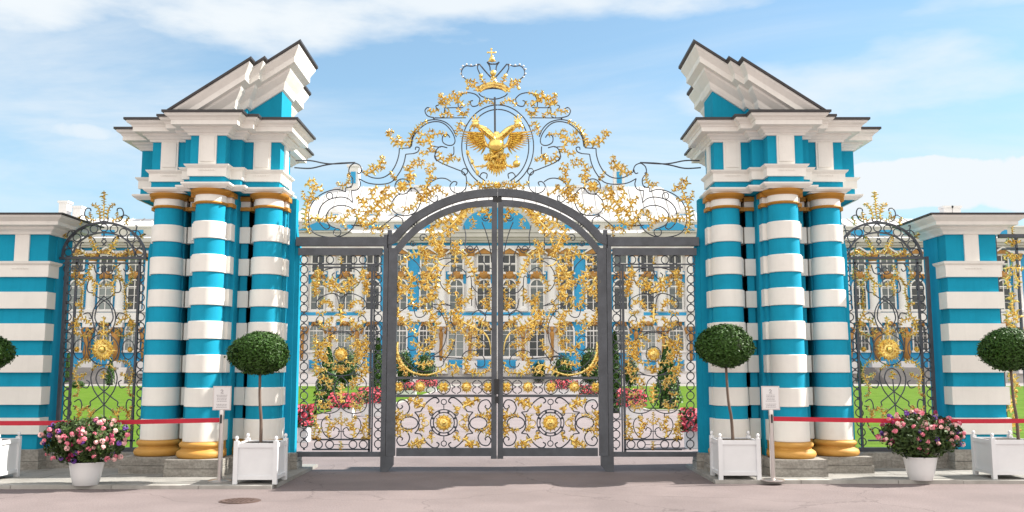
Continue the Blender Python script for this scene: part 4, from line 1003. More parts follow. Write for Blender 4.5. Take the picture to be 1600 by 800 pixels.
# ================================================================== WICKET GATES
def wicket(dx, label, seed):
    random.seed(seed)
    WY = 15.2
    c0 = P(162.5, 705, WY)
    root = thing('wicket_gate', label, 'gate', (c0.x + dx, WY, c0.z), 'small arched gates beside the pillars')
    D = Draw(root, WY, False, dx=dx); cx = 162.5
    D.bars([(94.5, 401, 99.5, 706, -.03, .03), (111.3, 401, 114.6, 702, -.02, .02), (210.4, 401, 213.7, 702, -.02, .02), (225.5, 401, 229.8, 706, -.03, .03)], 'upright_bar', IRON)
    D.bars([(94, 401.5, 230, 405.5, -.035, .035), (99.5, 410, 225.5, 412.4, -.02, .02), (99.5, 699, 225.5, 706, -.03, .03), (114.6, 687, 210.4, 689.5, -.02, .02)], 'cross_bar', IRON)
    y = 420
    while y < 698:
        for x in (105.4, 219.6):
            q0 = MB(); D.ring(q0, x, y, 5.9, 6.2, r=.0095, n=16); q = D.pt((x, y+7.5)); q0.box(q.x-.014, q.x+.014, WY-.012, WY+.012, q.z-.015, q.z+.015); D.fin(q0, 'ring', IRON)
        y += 15.0
    for rx, ry, r in ((64.5, 53.5, .026), (48.5, 38, .018)):
        b = MB(); b.tube([D.pt((cx - rx*math.cos(PI*i/30), 401.5 - ry*math.sin(PI*i/30))) for i in range(31)], r, 4); D.fin(b, 'arch_bar', IRON, 30)
    for i in range(11):
        t = PI*(i+.55)/11.1; q0 = MB(); D.ring(q0, cx - 56.3*math.cos(t), 401.5 - 45.5*math.sin(t), 6, r=.0095, n=16); D.fin(q0, 'ring', IRON)
    for q0, q1 in ((412, 445), (585, 688)):
        b = MB(); D.line(b, [(cx, q0), (cx, q1)], .01); D.fin(b, 'centre_bar', IRON)
    for sx in (-1, 1):
        mm = (lambda p: p) if sx < 0 else (lambda p: sym(cx, p))
        def C(pts, r=.0098):
            b = MB(); D.curve(b, mm(pts), r=r); D.fin(b, 'scroll_bar', IRON)
        C([(142, 417), (136, 412), (127, 412), (124, 420), (129, 424), (132, 420)]); C([(147, 414), (150, 426), (158, 428), (161, 421), (157, 417), (153, 420)])
        C([(162.5, 345), (157, 346), (156, 340), (159, 341)]); C([(143, 347), (136, 344), (132, 334), (135, 326), (141, 326), (142, 330)]); C([(138, 340), (130, 336), (124, 340), (126, 343)])
        C([(113, 365), (112, 358), (111, 353), (114, 353)]); C([(105, 372), (107, 363), (113, 360), (120, 361)])
        C([(97, 366), (102, 368)])
        C([(153, 397), (150, 388), (145, 380)]); C([(127, 398), (125, 388), (127, 380), (131, 379)]); C([(162.5, 362), (162.5, 370)]); C([(160, 384), (166, 377), (160, 372)]) 
        C([(150, 380), (146, 372), (140, 370), (139, 374)])
        C([(139, 436), (136, 448), (138, 456), (146, 458), (152, 464), (163, 470), (172, 478), (176, 490), (176, 500), (168, 512)])
        C([(163, 462), (152, 474), (145, 488), (145, 502), (150, 516), (156, 522)]); C([(116, 463), (122, 467), (128, 462), (129, 452)])
        C([(130, 491), (139, 489), (143, 497), (139, 497)]); C([(140, 548), (137, 528), (136, 519), (146, 512), (147, 519), (141, 521)])
        b = MB(); D.ring(b, 124.5 if sx < 0 else 2*cx-124.5, 546, 9.5, 15.5, n=20); D.fin(b, 'oval_ring', IRON)
        C([(162.5, 575), (154, 580), (150, 592), (155, 604), (163, 612), (176, 622), (184, 628), (184, 634), (194, 640)]); C([(147, 574), (142, 590), (146, 608), (155, 622), (162.5, 632), (175, 642), (186, 652)])
        C([(116, 628), (124, 624), (128, 634), (124, 650)]); C([(128, 604), (136, 606), (140, 598), (135, 594)])
        C([(114, 634), (118, 636), (116, 640)]); C([(116, 650), (118, 668), (128, 684)]); C([(140, 688), (136, 674), (128, 668), (122, 672), (125, 677)])
        C([(150, 688), (158, 680), (162.5, 672)])
        for pts, wd in [
            ([(157, 397), (151, 390), (146, 380), (142, 372)], 6.5), ([(149, 396), (140, 400), (131, 396), (124, 391)], 5.5), ([(124, 391), (122, 398), (116, 398)], 4), ([(162.5, 396), (158, 392)], 4),
            ([(157, 343), (156, 332), (152, 322), (146, 320)], 5.5), ([(150, 345), (142, 342), (136, 340)], 5), ([(142, 340), (141, 333)], 4), ([(125, 352), (128, 346), (124, 341)], 4.5), ([(101, 373), (104, 368), (100, 366)], 4),
            ([(122, 415), (117.5, 426), (120, 438), (128, 446), (134, 436)], 4.8), ([(146, 414), (139, 424), (142, 434), (150, 442), (158, 446)], 5.5), ([(150, 440), (147, 452), (147, 460)], 5.5), ([(130, 446), (134, 436), (144, 434)], 4.5), ([(128, 446), (130, 456), (128, 466)], 4),
            ([(117, 476), (124, 474), (128, 482), (127, 492)], 5), ([(128, 490), (120, 500), (117, 512), (121, 522)], 6), ([(126, 498), (136, 500), (142, 506)], 5.5), ([(117, 503), (124, 508)], 5), ([(121, 519), (130, 525), (140, 524)], 4.6), ([(146, 520), (138, 515)], 4),
            ([(142, 565), (130, 564), (120, 573), (116, 583)], 4.8), ([(116, 583), (120, 596), (124, 606), (121, 617)], 5), ([(120, 590), (129, 588), (134, 584)], 5.5), ([(123, 616), (116, 619)], 4), ([(160, 572), (152, 571), (145, 577)], 4.6),
            ([(120, 660), (124, 646), (119, 636)], 5.5), ([(122, 652), (128, 640)], 4.5), ([(138, 660), (142, 648), (136, 636), (131, 640)], 5.5), ([(142, 650), (148, 640)], 4.5), ([(115, 665), (122, 672)], 4.5), ([(150, 676), (146, 662), (152, 652)], 4.5),
            ([(129, 462), (128, 474), (127, 480)], 3.5),
            ]: D.gold(mm(pts), wd * random.uniform(.95, 1.08))
        D.rosette(121 if sx < 0 else 2*cx-121, 546, 5, 5)
    D.gold([(162.5, 344), (162.5, 332), (163, 318), (163, 308)], 5, name='fleur_finial'); D.gold([(163, 312), (163, 302)], 6.5, name='fleur_finial')
    D.gold([(162.5, 522), (162.5, 508), (162.5, 498)], 7.5); D.gold([(162.5, 592), (162.5, 582)], 7); D.gold([(155, 517), (162, 523), (170, 517)], 7)
    b = MB(); D.ring(b, cx - 1.5, 546, 24, 24.5, r=.0095, n=36); D.fin(b, 'sun_ring', IRON)
    D.sun(cx - 1.5, 546, 19, 36, .30)
    b = MB()
    for i in range(8):
        a = i*PI/4 + .1; b.tube([D.pt((161 + 8*math.cos(a), 546 + 8*math.sin(a)), -.02), D.pt((161 + 23*math.cos(a), 546 + 23*math.sin(a)), -.02)], [.012, .004], 5)
    D.fin(b, 'sun_ray', GOLD)
dxw = P(1390.5, 550, 15.2).x - P(162.5, 550, 15.2).x
wicket(0, 'small arched iron gate with gilded sun, left of the left pillar', 61)
wicket(dxw, 'small arched iron gate with gilded sun, right of the right pillar', 67)

# fence beyond the right pier
random.seed(71)
root = thing('fence_panel', 'iron fence with dense gilded ornament behind the far right topiary', 'fence', (8.6, 15.2, .29))
D = Draw(root, 15.2, False)
for xx0, xx1, nm in ((1562, 1566, 0), (1596, 1599, 0), (1640, 1644, 0), (1672, 1676, 0), (1716, 1720, 0)):
    b = MB(); D.bar(b, xx0, 366, xx1, 702, -.02, .02); D.fin(b, 'upright_bar', IRON, None)
D.bars([(1560, 366, 1800, 372, -.03, .03), (1566, 388, 1800, 390.5, -.02, .02), (1566, 697, 1800, 704, -.03, .03)], 'cross_bar', IRON)
for c_x in (1581, 1658):
    for pts, wd in (([(c_x-12, 380), (c_x-4, 376), (c_x, 383)], 6), ([(c_x+12, 380), (c_x+4, 376), (c_x, 383)], 6), ([(c_x-13, 405), (c_x-6, 398), (c_x, 406)], 7), ([(c_x+13, 405), (c_x+6, 398), (c_x, 406)], 7),
                    ([(c_x-14, 420), (c_x, 418), (c_x+14, 420)], 8), ([(c_x-3, 450), (c_x-10, 440), (c_x-4, 428)], 7), ([(c_x+3, 450), (c_x+10, 440), (c_x+4, 428)], 7), ([(c_x, 482), (c_x, 460)], 10), ([(c_x-6, 505), (c_x-8, 492), (c_x, 486)], 9), ([(c_x+6, 505), (c_x+8, 492), (c_x, 486)], 9),
                    ([(c_x, 540), (c_x-6, 525), (c_x, 510)], 11), ([(c_x+4, 545), (c_x+8, 528), (c_x, 515)], 9), ([(c_x, 580), (c_x-5, 565), (c_x+3, 550)], 11), ([(c_x, 612), (c_x+5, 598), (c_x-3, 586)], 11), ([(c_x-2, 645), (c_x-5, 632), (c_x+3, 618)], 11), ([(c_x-8, 672), (c_x, 662), (c_x+4, 650)], 10), ([(c_x+10, 676), (c_x+6, 664), (c_x, 656)], 8), ([(c_x, 366), (c_x, 354)], 4)):
        D.gold(pts, wd)
    b = MB(); D.ring(b, c_x, 684, 9, 8); D.fin(b, 'ring', IRON)

# ================================================================== POTTED TREES
def leaves_ellipsoid(n, rx, ry, rz, size, seed, inner=.72, lump=.06, stray=.05):
    random.seed(seed); b = MB()
    lumps = [(Vector((random.gauss(0,1), random.gauss(0,1), random.gauss(0,1))).normalized(), random.uniform(-lump, lump*1.1)) for _ in range(26)]
    for _ in range(n):
        d = Vector((random.gauss(0,1), random.gauss(0,1), random.gauss(0,1))).normalized()
        q = 1 + sum(a * max(0, d.dot(l) - .75) * 4 for l, a in lumps)
        k = random.uniform(inner, 1.0) ** .6 * q
        if random.random() < stray: k *= random.uniform(1.0, 1.09)
        c = Vector((d.x*rx*k, d.y*ry*k, d.z*rz*k))
        nrm = (d + Vector((random.gauss(0,.55), random.gauss(0,.55), random.gauss(0,.55)))).normalized()
        a = nrm.orthogonal().normalized(); a.rotate(Matrix.Rotation(random.uniform(0, 6.28), 3, nrm)); e = nrm.cross(a)
        s_ = size * random.uniform(.7, 1.3)
        b.add([c - a*s_, c - e*s_*.45 + nrm*s_*.1, c + a*s_, c + e*s_*.45 + nrm*s_*.1], [(0,1,2,3)])
    return b
BX = .6
def planter(name_x, y, label):
    x = name_x
    t = thing('planter_box', label, 'planter', (x, y, .05), 'white square tree boxes')
    h = .05
    MB().box(x-BX/2+.03, x+BX/2-.03, y+.03, y+BX-.03, h+.07, h+.53).build('panel', WPAINT, t)
    for z0, z1 in ((.06, .11), (.49, .55)):
        fr = MB(); e = BX/2
        fr.box(x-e+.012, x+e-.012, y+.012, y+.034, h+z0, h+z1); fr.box(x-e+.012, x+e-.012, y+BX-.034, y+BX-.012, h+z0, h+z1)
        fr.box(x-e+.010, x-e+.032, y+.014, y+BX-.014, h+z0+.001, h+z1-.001); fr.box(x+e-.032, x+e-.010, y+.014, y+BX-.014, h+z0+.001, h+z1-.001)
        fr.build('rail', WPAINT, t)
    for i in (0, 1):
        for j in (0, 1):
            cx = x - BX/2 + .03 + i*(BX-.06); cy = y + .03 + j*(BX-.06)
            p = MB().box(cx-.03, cx+.03, cy-.03, cy+.03, h, h+.58).build('corner_post', WPAINT, t)
            MB().lathe(cx, cy, [(.012, h+.578), (.012, h+.59), (.022, h+.6), (.026, h+.618), (.02, h+.636), (.006, h+.646)], 12).build('finial', WPAINT, p, smooth=50)
    MB().box(x-BX/2+.05, x+BX/2-.05, y+.05, y+BX-.05, h+.5, h+.535).build('soil', SOIL, t)
    return t
crown_mesh = None
def topiary(x, y, zc, rx, rz, lean, label):
    global crown_mesh
    h = .05
    t = thing('topiary_tree', label, 'topiary tree', (x, y, h+.535), 'clipped ball trees in white boxes')
    pts = crom([(x+lean, y, h+.52), (x+lean*.72+.006, y, h+.85), (x+lean*.33-.004, y, h+1.15), (x, y, zc-.1)], 6)
    MB().tube(pts, [.024 - .007*i/len(pts) for i in range(len(pts))], 8).build('trunk', BARK, t, smooth=True)
    if crown_mesh is None:
        m = leaves_ellipsoid(10500, 1, 1, 1, .066, 8, lump=.08, stray=.2)
        o = m.build('crown', LEAF); crown_mesh = o.data
    else:
        o = bpy.data.objects.new('crown', crown_mesh); COL.objects.link(o)
    o.parent = t; o.location = Vector((x, y, zc)) - ORG[t.name]; o.scale = (rx, rx, rz); o.rotation_euler = (0, 0, random.uniform(0, 6)); ORG[o.name] = ORG[t.name]
    MB().ball((x, y, zc), rx*.8, rx*.8, rz*.8, 20, 14).build('dark_core', CORE, t, smooth=True)
    return t
for (px0, px1, py, crx, cry, crw, crh, lean, lb, lt) in (
    (365, 430, 757, 407, 552, 47, 37, 0.0, 'white wooden tree box standing just right of the left sign stand', 'clipped ball tree in front of the left pillar'),
    (1126, 1188, 750, 1133, 541, 48, 37, .12, 'white wooden tree box in front of the right pillar', 'clipped ball tree with leaning trunk in front of the right pillar'),
    (1551, 1620, 749, 1577, 546, 44, 37, 0.0, 'white wooden tree box cut by the right edge of the photo', 'clipped ball tree at the right edge, before the gilded fence'),
    (-72, -5, 752, -27, 550, 43, 34, 0.0, 'white wooden tree box cut by the left edge of the photo', 'clipped ball tree of which only a sliver shows at the left edge')):
    # box stands on the 5 cm pavement
    y = ground_Y(py) * (CAM_H - .05) / CAM_H
    a = P(px0, py, y).x; b_ = P(px1, py, y).x; xc = (a + b_)/2
    planter(xc, y, lb)
    yc = y + .3; c = P(crx, cry, yc)
    lean_ = xc - c.x
    random.seed(int(crx) + 100)
    rx = (P(crx+crw, cry, yc).x - c.x) * 1.0; rz = abs(P(crx, cry-crh, yc).z - c.z)
    topiary(c.x, yc, c.z, rx*.93, rz*.95, lean_ * .8 if crx != 1577 else .05, lt)

# ================================================================== FLOWER POTS
blm = {}
def bloom_mesh(mt, seed):
    random.seed(seed); b = MB()
    for _ in range(16):
        d = Vector((random.gauss(0,1), random.gauss(0,1) - .3, random.gauss(0,1) + .3)).normalized(); c = d * .024
        for k in range(5):
            a = d.orthogonal().normalized(); a.rotate(Matrix.Rotation(k*2*PI/5 + random.random(), 3, d)); e = d.cross(a)
            b.add([c, c + a*.012 + e*.007 + d*.004, c + a*.020 + d*.003, c + a*.012 - e*.007 + d*.004], [(0,1,2,3)])
    me = bpy.data.meshes.new('blossom'); me.from_pydata(b.v, [], b.f); me.materials.append(mt); return me
BM = [(bloom_mesh(m, i), w_) for i, (m, w_) in enumerate(((PINK, 5), (PALEP, 4), (MAGE, 2), (PURP, 1.6)))]
def pot(px, py, half, hpx, bush, label, label2, seed):
    y = ground_Y(py) * (CAM_H - .05) / CAM_H + .1
    c = P(px, py - 3, y); x = c.x; z0 = .05
    top_z = P(px, py - hpx, y).z; R_ = half * y / F; h = top_z - z0
    t = thing('flower_pot', label, 'flower pot', (x, y, z0), 'white round flower pots')
    MB().lathe(x, y, [(R_*.66, z0), (R_*.70, z0+.01), (R_*.82, z0+h*.35), (R_*.92, z0+h*.7), (R_*.98, z0+h*.92), (R_*1.02, z0+h*.97), (R_*1.02, z0+h), (R_*.95, z0+h), (R_*.93, z0+h*.94)], 40).build('pot', POTM, t, smooth=40)
    MB().lathe(x, y, [(R_*.9, z0+h*.9), (R_*.9, z0+h*.95)], 24).build('soil', SOIL, t)
    bx, by, bw, bh = bush
    c2 = P(bx, by, y); rx = bw * y / F; rz = bh * y / F
    g = thing('flowering_plant', label2, 'flowers', (x, y, z0+h*.9), 'blooming plants in the white pots')
    m = leaves_ellipsoid(5600, rx*.92, rx*.62, rz*1.0, .036, seed, inner=.25, lump=.12)
    m.move(c2.x, y, c2.z)
    st = []
    m.build('foliage', LEAF2, g)
    random.seed(seed + 1); s_ = MB()
    for k in range(14):
        a = random.uniform(0, 2*PI); s_.tube([(x + .05*math.cos(a), y + .05*math.sin(a), z0+h*.9), (c2.x + rx*.8*math.cos(a), y + rx*.6*math.sin(a), c2.z + random.uniform(-.2, .6)*rz)], .005, 4)
    s_.build('stems', BARK, g)
    n = 0
    while n < 99:
        d = Vector((random.gauss(0,1), random.gauss(0,1) - .5, random.gauss(0,1) + .3)).normalized()
        if d.z < -.75: continue
        k = random.uniform(.86, 1.1)
        i = random.choices(range(4), [q[1] for q in BM])[0]
        o = bpy.data.objects.new('blossom', BM[i][0]); COL.objects.link(o); o.parent = g
        o.location = Vector((c2.x + d.x*rx*k, y + d.y*rx*.62*k, c2.z + d.z*rz*k)) - ORG[g.name]
        o.scale = [random.uniform(.75, 1.25)] * 3; o.rotation_euler = (random.uniform(-.5, .5), random.uniform(-.5, .5), random.uniform(0, 6)); n += 1
pot(134, 759, 26, 38, (135, 689, 66, 35), 'white round pot of pink flowers below the small left-hand gate', 'bushy pink flowers in the left white pot, red belt running in front', 201)
pot(1439, 751, 25, 38, (1437, 679, 63, 34), 'white round pot below the small right-hand gate', 'bushy pink and violet flowers in the right white pot', 301)

# ================================================================== STANCHIONS, SIGNS, BELTS
def stanchion(px, py, label, Y=None, X=None):
    y = Y if Y else ground_Y(py) * (CAM_H-.05) / CAM_H
    x = X if X is not None else P(px, py, y).x
    t = thing('barrier_post', label, 'barrier post', (x, y, .05), 'steel posts carrying the red belts')
    z = .05
    MB().lathe(x, y, [(.165, z), (.165, z+.012), (.15, z+.022), (.04, z+.034), (.036, z+.036)], 32).build('base', STEEL, t, smooth=40)
    p = MB().lathe(x, y, [(.033, z+.03), (.033, z+.90)], 20).build('pole', STEEL, t, smooth=40)
    MB().lathe(x, y, [(.037, z+.90), (.037, z+.97), (.03, z+.985)], 20).build('cap', STEEL, t, smooth=40)
    MB().box(x-.012, x+.012, y-.043, y-.03, z+.80, z+.92).build('belt_slot', BLACKP, t)
    return x, y, z + .97
s1 = stanchion(343, 752, 'steel barrier post with a notice, in front of the left pillar')
s2 = stanchion(1208, 751, 'steel barrier post with a notice, in front of the right pillar')
stanchion(0, 0, 'steel barrier post beyond the left edge of the photo', 12.85, -9.2)
stanchion(0, 0, 'steel barrier post beyond the right edge of the photo', 13.5, 9.3)
for (x, y, z), lab, sgn in ((s1, 'small white notice in a steel frame on the left barrier post', 0), (s2, 'small white notice in a steel frame on the right barrier post', 1)):
    t = thing('notice_sign', lab, 'sign', (x, y, z), 'notices on the barrier posts')
    x_ = x - .005 if sgn == 0 else x
    w2, h = .128, .335
    MB().box(x_-w2, x_+w2, y-.012, y+.008, z+.01, z+.01+h).build('frame', STEEL, t)
    MB().box(x_-w2+.016, x_+w2-.016, y-.016, y-.0125, z+.026, z+h-.006).build('notice', PAPER, t)
    k = MB(); zt = z + h - .07
    k.tube([(x_-.02, y-.018, zt+.02), (x_-.005, y-.018, zt+.032), (x_+.014, y-.018, zt+.02), (x_+.004, y-.018, zt), (x_-.02, y-.018, zt-.016), (x_+.02, y-.018, zt-.018)], .004, 5)
    random.seed(2 + sgn)
    for i in range(9):
        if i == 5: continue
        l = random.uniform(.055, .078); zz_ = zt - .05 - i*.021; xx = x_ - l
        while xx < x_ + l:
            q = random.uniform(.008, .022); k.box(xx, min(xx+q, x_+l), y-.0178, y-.0162, zz_, zz_+.007); xx += q + .006
    k.build('printing', INK, t)
    MB().tube([(x, y, z-.01), (x, y, z+.012)], .012, 8).build('bracket', STEEL, t)
def belt(a, b, label):
    o = MB(); n = 40; t_ = .0015
    for i in range(n+1):
        f = i/n; x = a[0] + (b[0]-a[0])*f; y = a[1] + (b[1]-a[1])*f; z = a[2] + (b[2]-a[2])*f - .03*math.sin(PI*f)
        for dy, dz in ((-t_, .0), (-t_, .062), (t_, .062), (t_, .0)): o.v.append((x, y+dy, z+dz))
    for i in range(n):
        for k in range(4): o.f.append((i*4+k, i*4+(k+1) % 4, (i+1)*4+(k+1) % 4, (i+1)*4+k))
    q = o.build('barrier_belt', REDBELT, None, a, smooth=40); tag(q, label, 'belt', 'red belts between the barrier posts'); return q
belt((s1[0]-.035, s1[1], .86), (-9.17, 12.85, .86), 'red belt running left from the left barrier post, across the flowers')
belt((s2[0]+.035, s2[1], .875), (9.27, 13.5, .86), 'red belt running right from the right barrier post')

# ================================================================== PALACE (about 100 m behind)
PYD = 104.0; SC = PYD / F
def PX(off): return (776 + off - 800) * SC * 1.0     # offset in photo px from the palace axis
def zP(py, Y=PYD): return P(800, py, Y).z
wcache = {}
def window_mesh(kind):
    if kind in wcache: return wcache[kind]
    w_, h_ = {'upper': (.66, 1.85), 'main': (.70, 3.3), 'door': (.82, 3.7), 'ground': (.74, 2.9)}[kind]
    fr = MB(); gl = MB(); arch = kind != 'upper'
    def outline(w, h, o=0):
        if not arch: return [(-w-o, -o), (w+o, -o), (w+o, h+o), (-w-o, h+o)]
        return [(-w-o, -o), (w+o, -o)] + [((w+o)*math.cos(PI*i/10), h - w + (w+o)*math.sin(PI*i/10)) for i in range(11)]
    a, c = outline(w_, h_, .17), outline(w_, h_)
    n = len(a)
    for y0 in (-.14,):
        vs = [(x, y0, z) for x, z in a] + [(x, y0, z) for x, z in c] + [(x, 0, z) for x, z in a] + [(x, .02, z) for x, z in c]
        fs = []
        for i in range(n):
            j = (i+1) % n; fs += [(i, j, n+j, n+i), (2*n+i, 2*n+j, j, i), (n+i, n+j, 3*n+j, 3*n+i)]
        fr.add(vs, fs)
    gl.add([(x, -.02, z) for x, z in c], [tuple(range(n))])
    fr.box(-.05, .05, -.08, -.03, 0, h_ - (.0 if not arch else .06))
    hz = [h_*.5] if kind == 'upper' else [h_ - w_ - .02]
    for z in hz: fr.box(-w_, w_, -.08, -.03, z-.07, z+.07)
    for q in ((-.5, .5) if kind == 'ground' else ()): fr.box(q*w_-.02, q*w_+.02, -.06, -.03, 0, h_ - w_*.4)
    k = 1
    zz_ = .8
    while zz_ < h_ - w_: fr.box(-w_, w_, -.06, -.03, zz_-.022, zz_+.022); zz_ += .8
    fr.box(-w_-.35, w_+.35, -.22, 0, -.28, -.06)
    o1 = bpy.data.meshes.new('window'); o1.from_pydata(fr.v, [], fr.f); o1.materials.append(P_WHITE)
    o2 = bpy.data.meshes.new('pane'); o2.from_pydata(gl.v, [], gl.f); o2.materials.append(P_GLASS)
    wcache[kind] = (o1, o2); return o1, o2
def window(root, kind, x, y, z, blind=None):
    a, b = window_mesh(kind)
    o = bpy.data.objects.new('window', a); COL.objects.link(o); o.parent = root; o.location = Vector((x, y, z)) - ORG[root.name]
    q = bpy.data.objects.new('pane', b); COL.objects.link(q); q.parent = o
def palace_block(name, label, offs, x0, x1, Y, z_cor, colset, roof_top, white_rng):
    root = thing(name, label, 'palace', ((x0+x1)/2, Y, 0), 'ranges of the palace behind the gate')
    MB().box(x0, x1, Y, Y+14, 0, z_cor).build('wall', P_BLUE, root)
    MB().box(x0-.1, x1+.1, Y-.25, Y+14, -.03, 1.3).build('base_course', P_GREY, root)
    for (a, c) in white_rng: MB().box(a, c, Y-.06, Y+.5, 1.3, z_cor).build('pale_wall_face', P_WHITE, root)
    MB().box(x0-.15, x1+.15, Y-.4, Y+.1, 6.75, 7.35).box(x0-.1, x1+.1, Y-.25, Y+.1, 7.35, 7.9).build('string_course', P_WHITE, root)
    MB().box(x0-.15, x1+.15, Y-.35, Y+.1, z_cor-1.75, z_cor-1.35).build('architrave', P_WHITE, root)
    MB().box(x0-.6, x1+.6, Y-.9, Y+.2, z_cor-.75, z_cor-.45).box(x0-.9, x1+.9, Y-1.2, Y+14.5, z_cor-.45, z_cor).box(x0-.4, x1+.4, Y-.6, Y+.1, z_cor-1.0, z_cor-.75).build('cornice', P_GREY, root)
    xs = sorted(offs)
    for o_ in offs:
        x = PX(o_)
        window(root, 'upper', x, Y-.07, zP(425, Y)); window(root, 'main', x, Y-.07, zP(482, Y)-.1)
        if abs(o_) < 70: window(root, 'door', x, Y-.07, zP(548, Y) - .6)
        else: window(root, 'ground', x, Y-.07, zP(547, Y))
        # gilded heads over the windows
        for py, r in ((431, .62), (505, .5)):
            b = MB(); cz = zP(py, Y); random.seed(int(o_*3+py) + 5000)
            b.ball((x, Y-.25, cz), r*.8, .25, r*.62, 10, 6)
            for k in range(7): a = PI*k/6; b.ball((x + r*1.05*math.cos(a)*random.uniform(.8, 1.1), Y-.2, cz - .2 + r*.9*math.sin(a)), r*.32, .15, r*.32, 7, 5)
            b.build('gilded_cartouche', P_GOLD, root, smooth=True)
        zc = zP(397, Y); b = MB(); b.face_prism([(x-1.05, zc), (x+1.05, zc), (x, zc+.55)], Y-.5, Y-.1); b.build('window_pediment', P_GOLD, root)
        b = MB(); b.face_prism([(x-1.3, zc+.02), (x-1.2, zc-.1), (x, zc+.62), (x+1.2, zc-.1), (x+1.3, zc+.02), (x, zc+.85)], Y-.62, Y-.1); b.build('window_hood', P_WHITE, root)
    for (a, c) in white_rng:      # blue panels let into the pale wall faces
        for z0, z1 in ((z_cor-1.33, z_cor-1.02), (6.35, 6.7), (7.45, 7.8)):
            MB().box(a+.3, c-.3, Y-.28 if z0 > 7 and z0 < 8 else Y-.09, Y, z0, z1).build('blue_frieze_panel', P_BLUE, root)
    for o_ in offs:
        x = PX(o_)
        if any(a < x < c for a, c in white_rng):
            for sx in (-1, 1):
                zc = zP(431, Y); MB().box(x+sx*.75, x+sx*1.25, Y-.085, Y, zc-.9, zc+.5).build('blue_panel', P_BLUE, root)
            MB().box(x-.8, x+.8, Y-.27, Y, 1.6, 2.5).build('blue_panel', P_BLUE, root)
    for o_ in colset:
        x = PX(o_)
        c_ = MB().lathe(x, Y-.35, [(.62, 7.9), (.62, 8.2), (.5, 8.3), (.48, 11), (.42, z_cor-2.6)], 14).build('column', P_WHITE, root, smooth=40)
        MB().lathe(x, Y-.35, [(.42, z_cor-2.6), (.5, z_cor-2.3), (.66, z_cor-1.9), (.72, z_cor-1.75)], 12).build('capital', P_GOLD, c_, smooth=40)
        MB().box(x-.8, x+.8, Y-.9, Y, 1.0, 2.4).build('pedestal', P_WHITE, c_); MB().box(x-.6, x+.6, Y-.75, Y, 6.2, 6.8).build('bracket', P_WHITE, c_)
        # atlas figure, only a suggestion at this distance
        fs = 1.0 if abs(o_) > 345 else .5
        b = MB(); b.tube([(x, Y-.6, 2.4), (x, Y-.6, 3.4), (x+.03, Y-.62, 4.5), (x, Y-.7, 5.4), (x, Y-.65, 5.8)], [q*fs for q in (.28, .42, .34, .55, .2)], 10); b.ball((x, Y-.75, 5.95), .22, .22, .27, 8, 6)
        for sx in (-1, 1): b.tube([(x+sx*.42, Y-.7, 5.4), (x+sx*.66, Y-.75, 5.9), (x+sx*.3, Y-.6, 6.3)], [.16, .13, .1], 7)
        b.build('atlas_figure', P_GOLD, root, smooth=True)
    # parapet + roof
    MB().box(x0, x1, Y-.3, Y+.3, z_cor+.003, z_cor+1.35).build('roof_parapet', P_GREY, root)
    MB().box(x0-.1, x1+.1, Y-.42, Y+.35, z_cor+1.353, z_cor+1.55).build('parapet_coping', P_WHITE, root)
    for o_ in offs: MB().box(PX(o_)-.75, PX(o_)+.75, Y-.34, Y-.29, z_cor+.4, z_cor+1.05).build('parapet_panel', P_BLUE, root)
    b = MB(); b.add([(x0-.8, Y-1.0, z_cor+.01), (x1+.8, Y-1.0, z_cor+.01), (x1+.8, Y+15, z_cor+.01), (x0-.8, Y+15, z_cor+.01), (x0+5, Y+7, roof_top), (x1-5, Y+7, roof_top)], [(0,1,5,4), (1,2,5), (2,3,4,5), (3,0,4)])
    q = x0
    b.build('roof', P_ROOF, root)
    s = MB(); x = x0
    while x < x1:
        f = min(1, min(x - x0 + .8, x1 + .8 - x) / 5.8)
        s.tube([(x, Y-.95, z_cor+.06), (x + 0, Y-1 + 8*f, z_cor + .08 + (roof_top - z_cor)*f)], .05, 4); x += 1.4
    s.build('roof_seams', P_GREY, root)
    return root
cz = zP(366)
co = [20, 63, 109, 151, 194, 236, 280, 322]
rt = palace_block('palace_centre', 'tall central range of the blue and white palace, seen through the main gate', [-x for x in co] + co, PX(-345), PX(345), PYD, cz, [s*x for s in (-1, 1) for x in (41, 86, 216, 258, 301, 341)], zP(292, PYD+7), [(PX(-96), PX(96)), (PX(-310), PX(-208)), (PX(225), PX(300))])
b = MB(); hw = 66*SC; x_ = PX(0)
b.face_prism([(x_-hw, cz+.02), (x_+hw, cz+.02)] + [(x_ + hw*math.cos(PI*i/12), cz + .02 + 3.4*math.sin(PI*i/12)) for i in range(1, 12)], PYD-1.3, PYD+3); b.build('segmental_pediment', P_GREY, rt)
b = MB(); h2 = hw*.8; b.face_prism([(x_ + h2*math.cos(PI*i/12), cz + .4 + 2.4*math.sin(PI*i/12)) for i in range(13)], PYD-1.4, PYD-1.31); b.build('pediment_field', P_BLUE, rt)
for o_ in (-276, 276):
    x_ = PX(o_); b = MB(); b.face_prism([(x_-3.6, cz+.02), (x_+3.6, cz+.02), (x_, cz+1.7)], PYD-1.35, PYD+6); b.build('pediment', P_GREY, rt)
    b = MB(); b.face_prism([(x_-2.4, cz+.25), (x_+2.4, cz+.25), (x_, cz+1.3)], PYD-1.45, PYD-1.36); b.build('pediment_field', P_BLUE, rt)
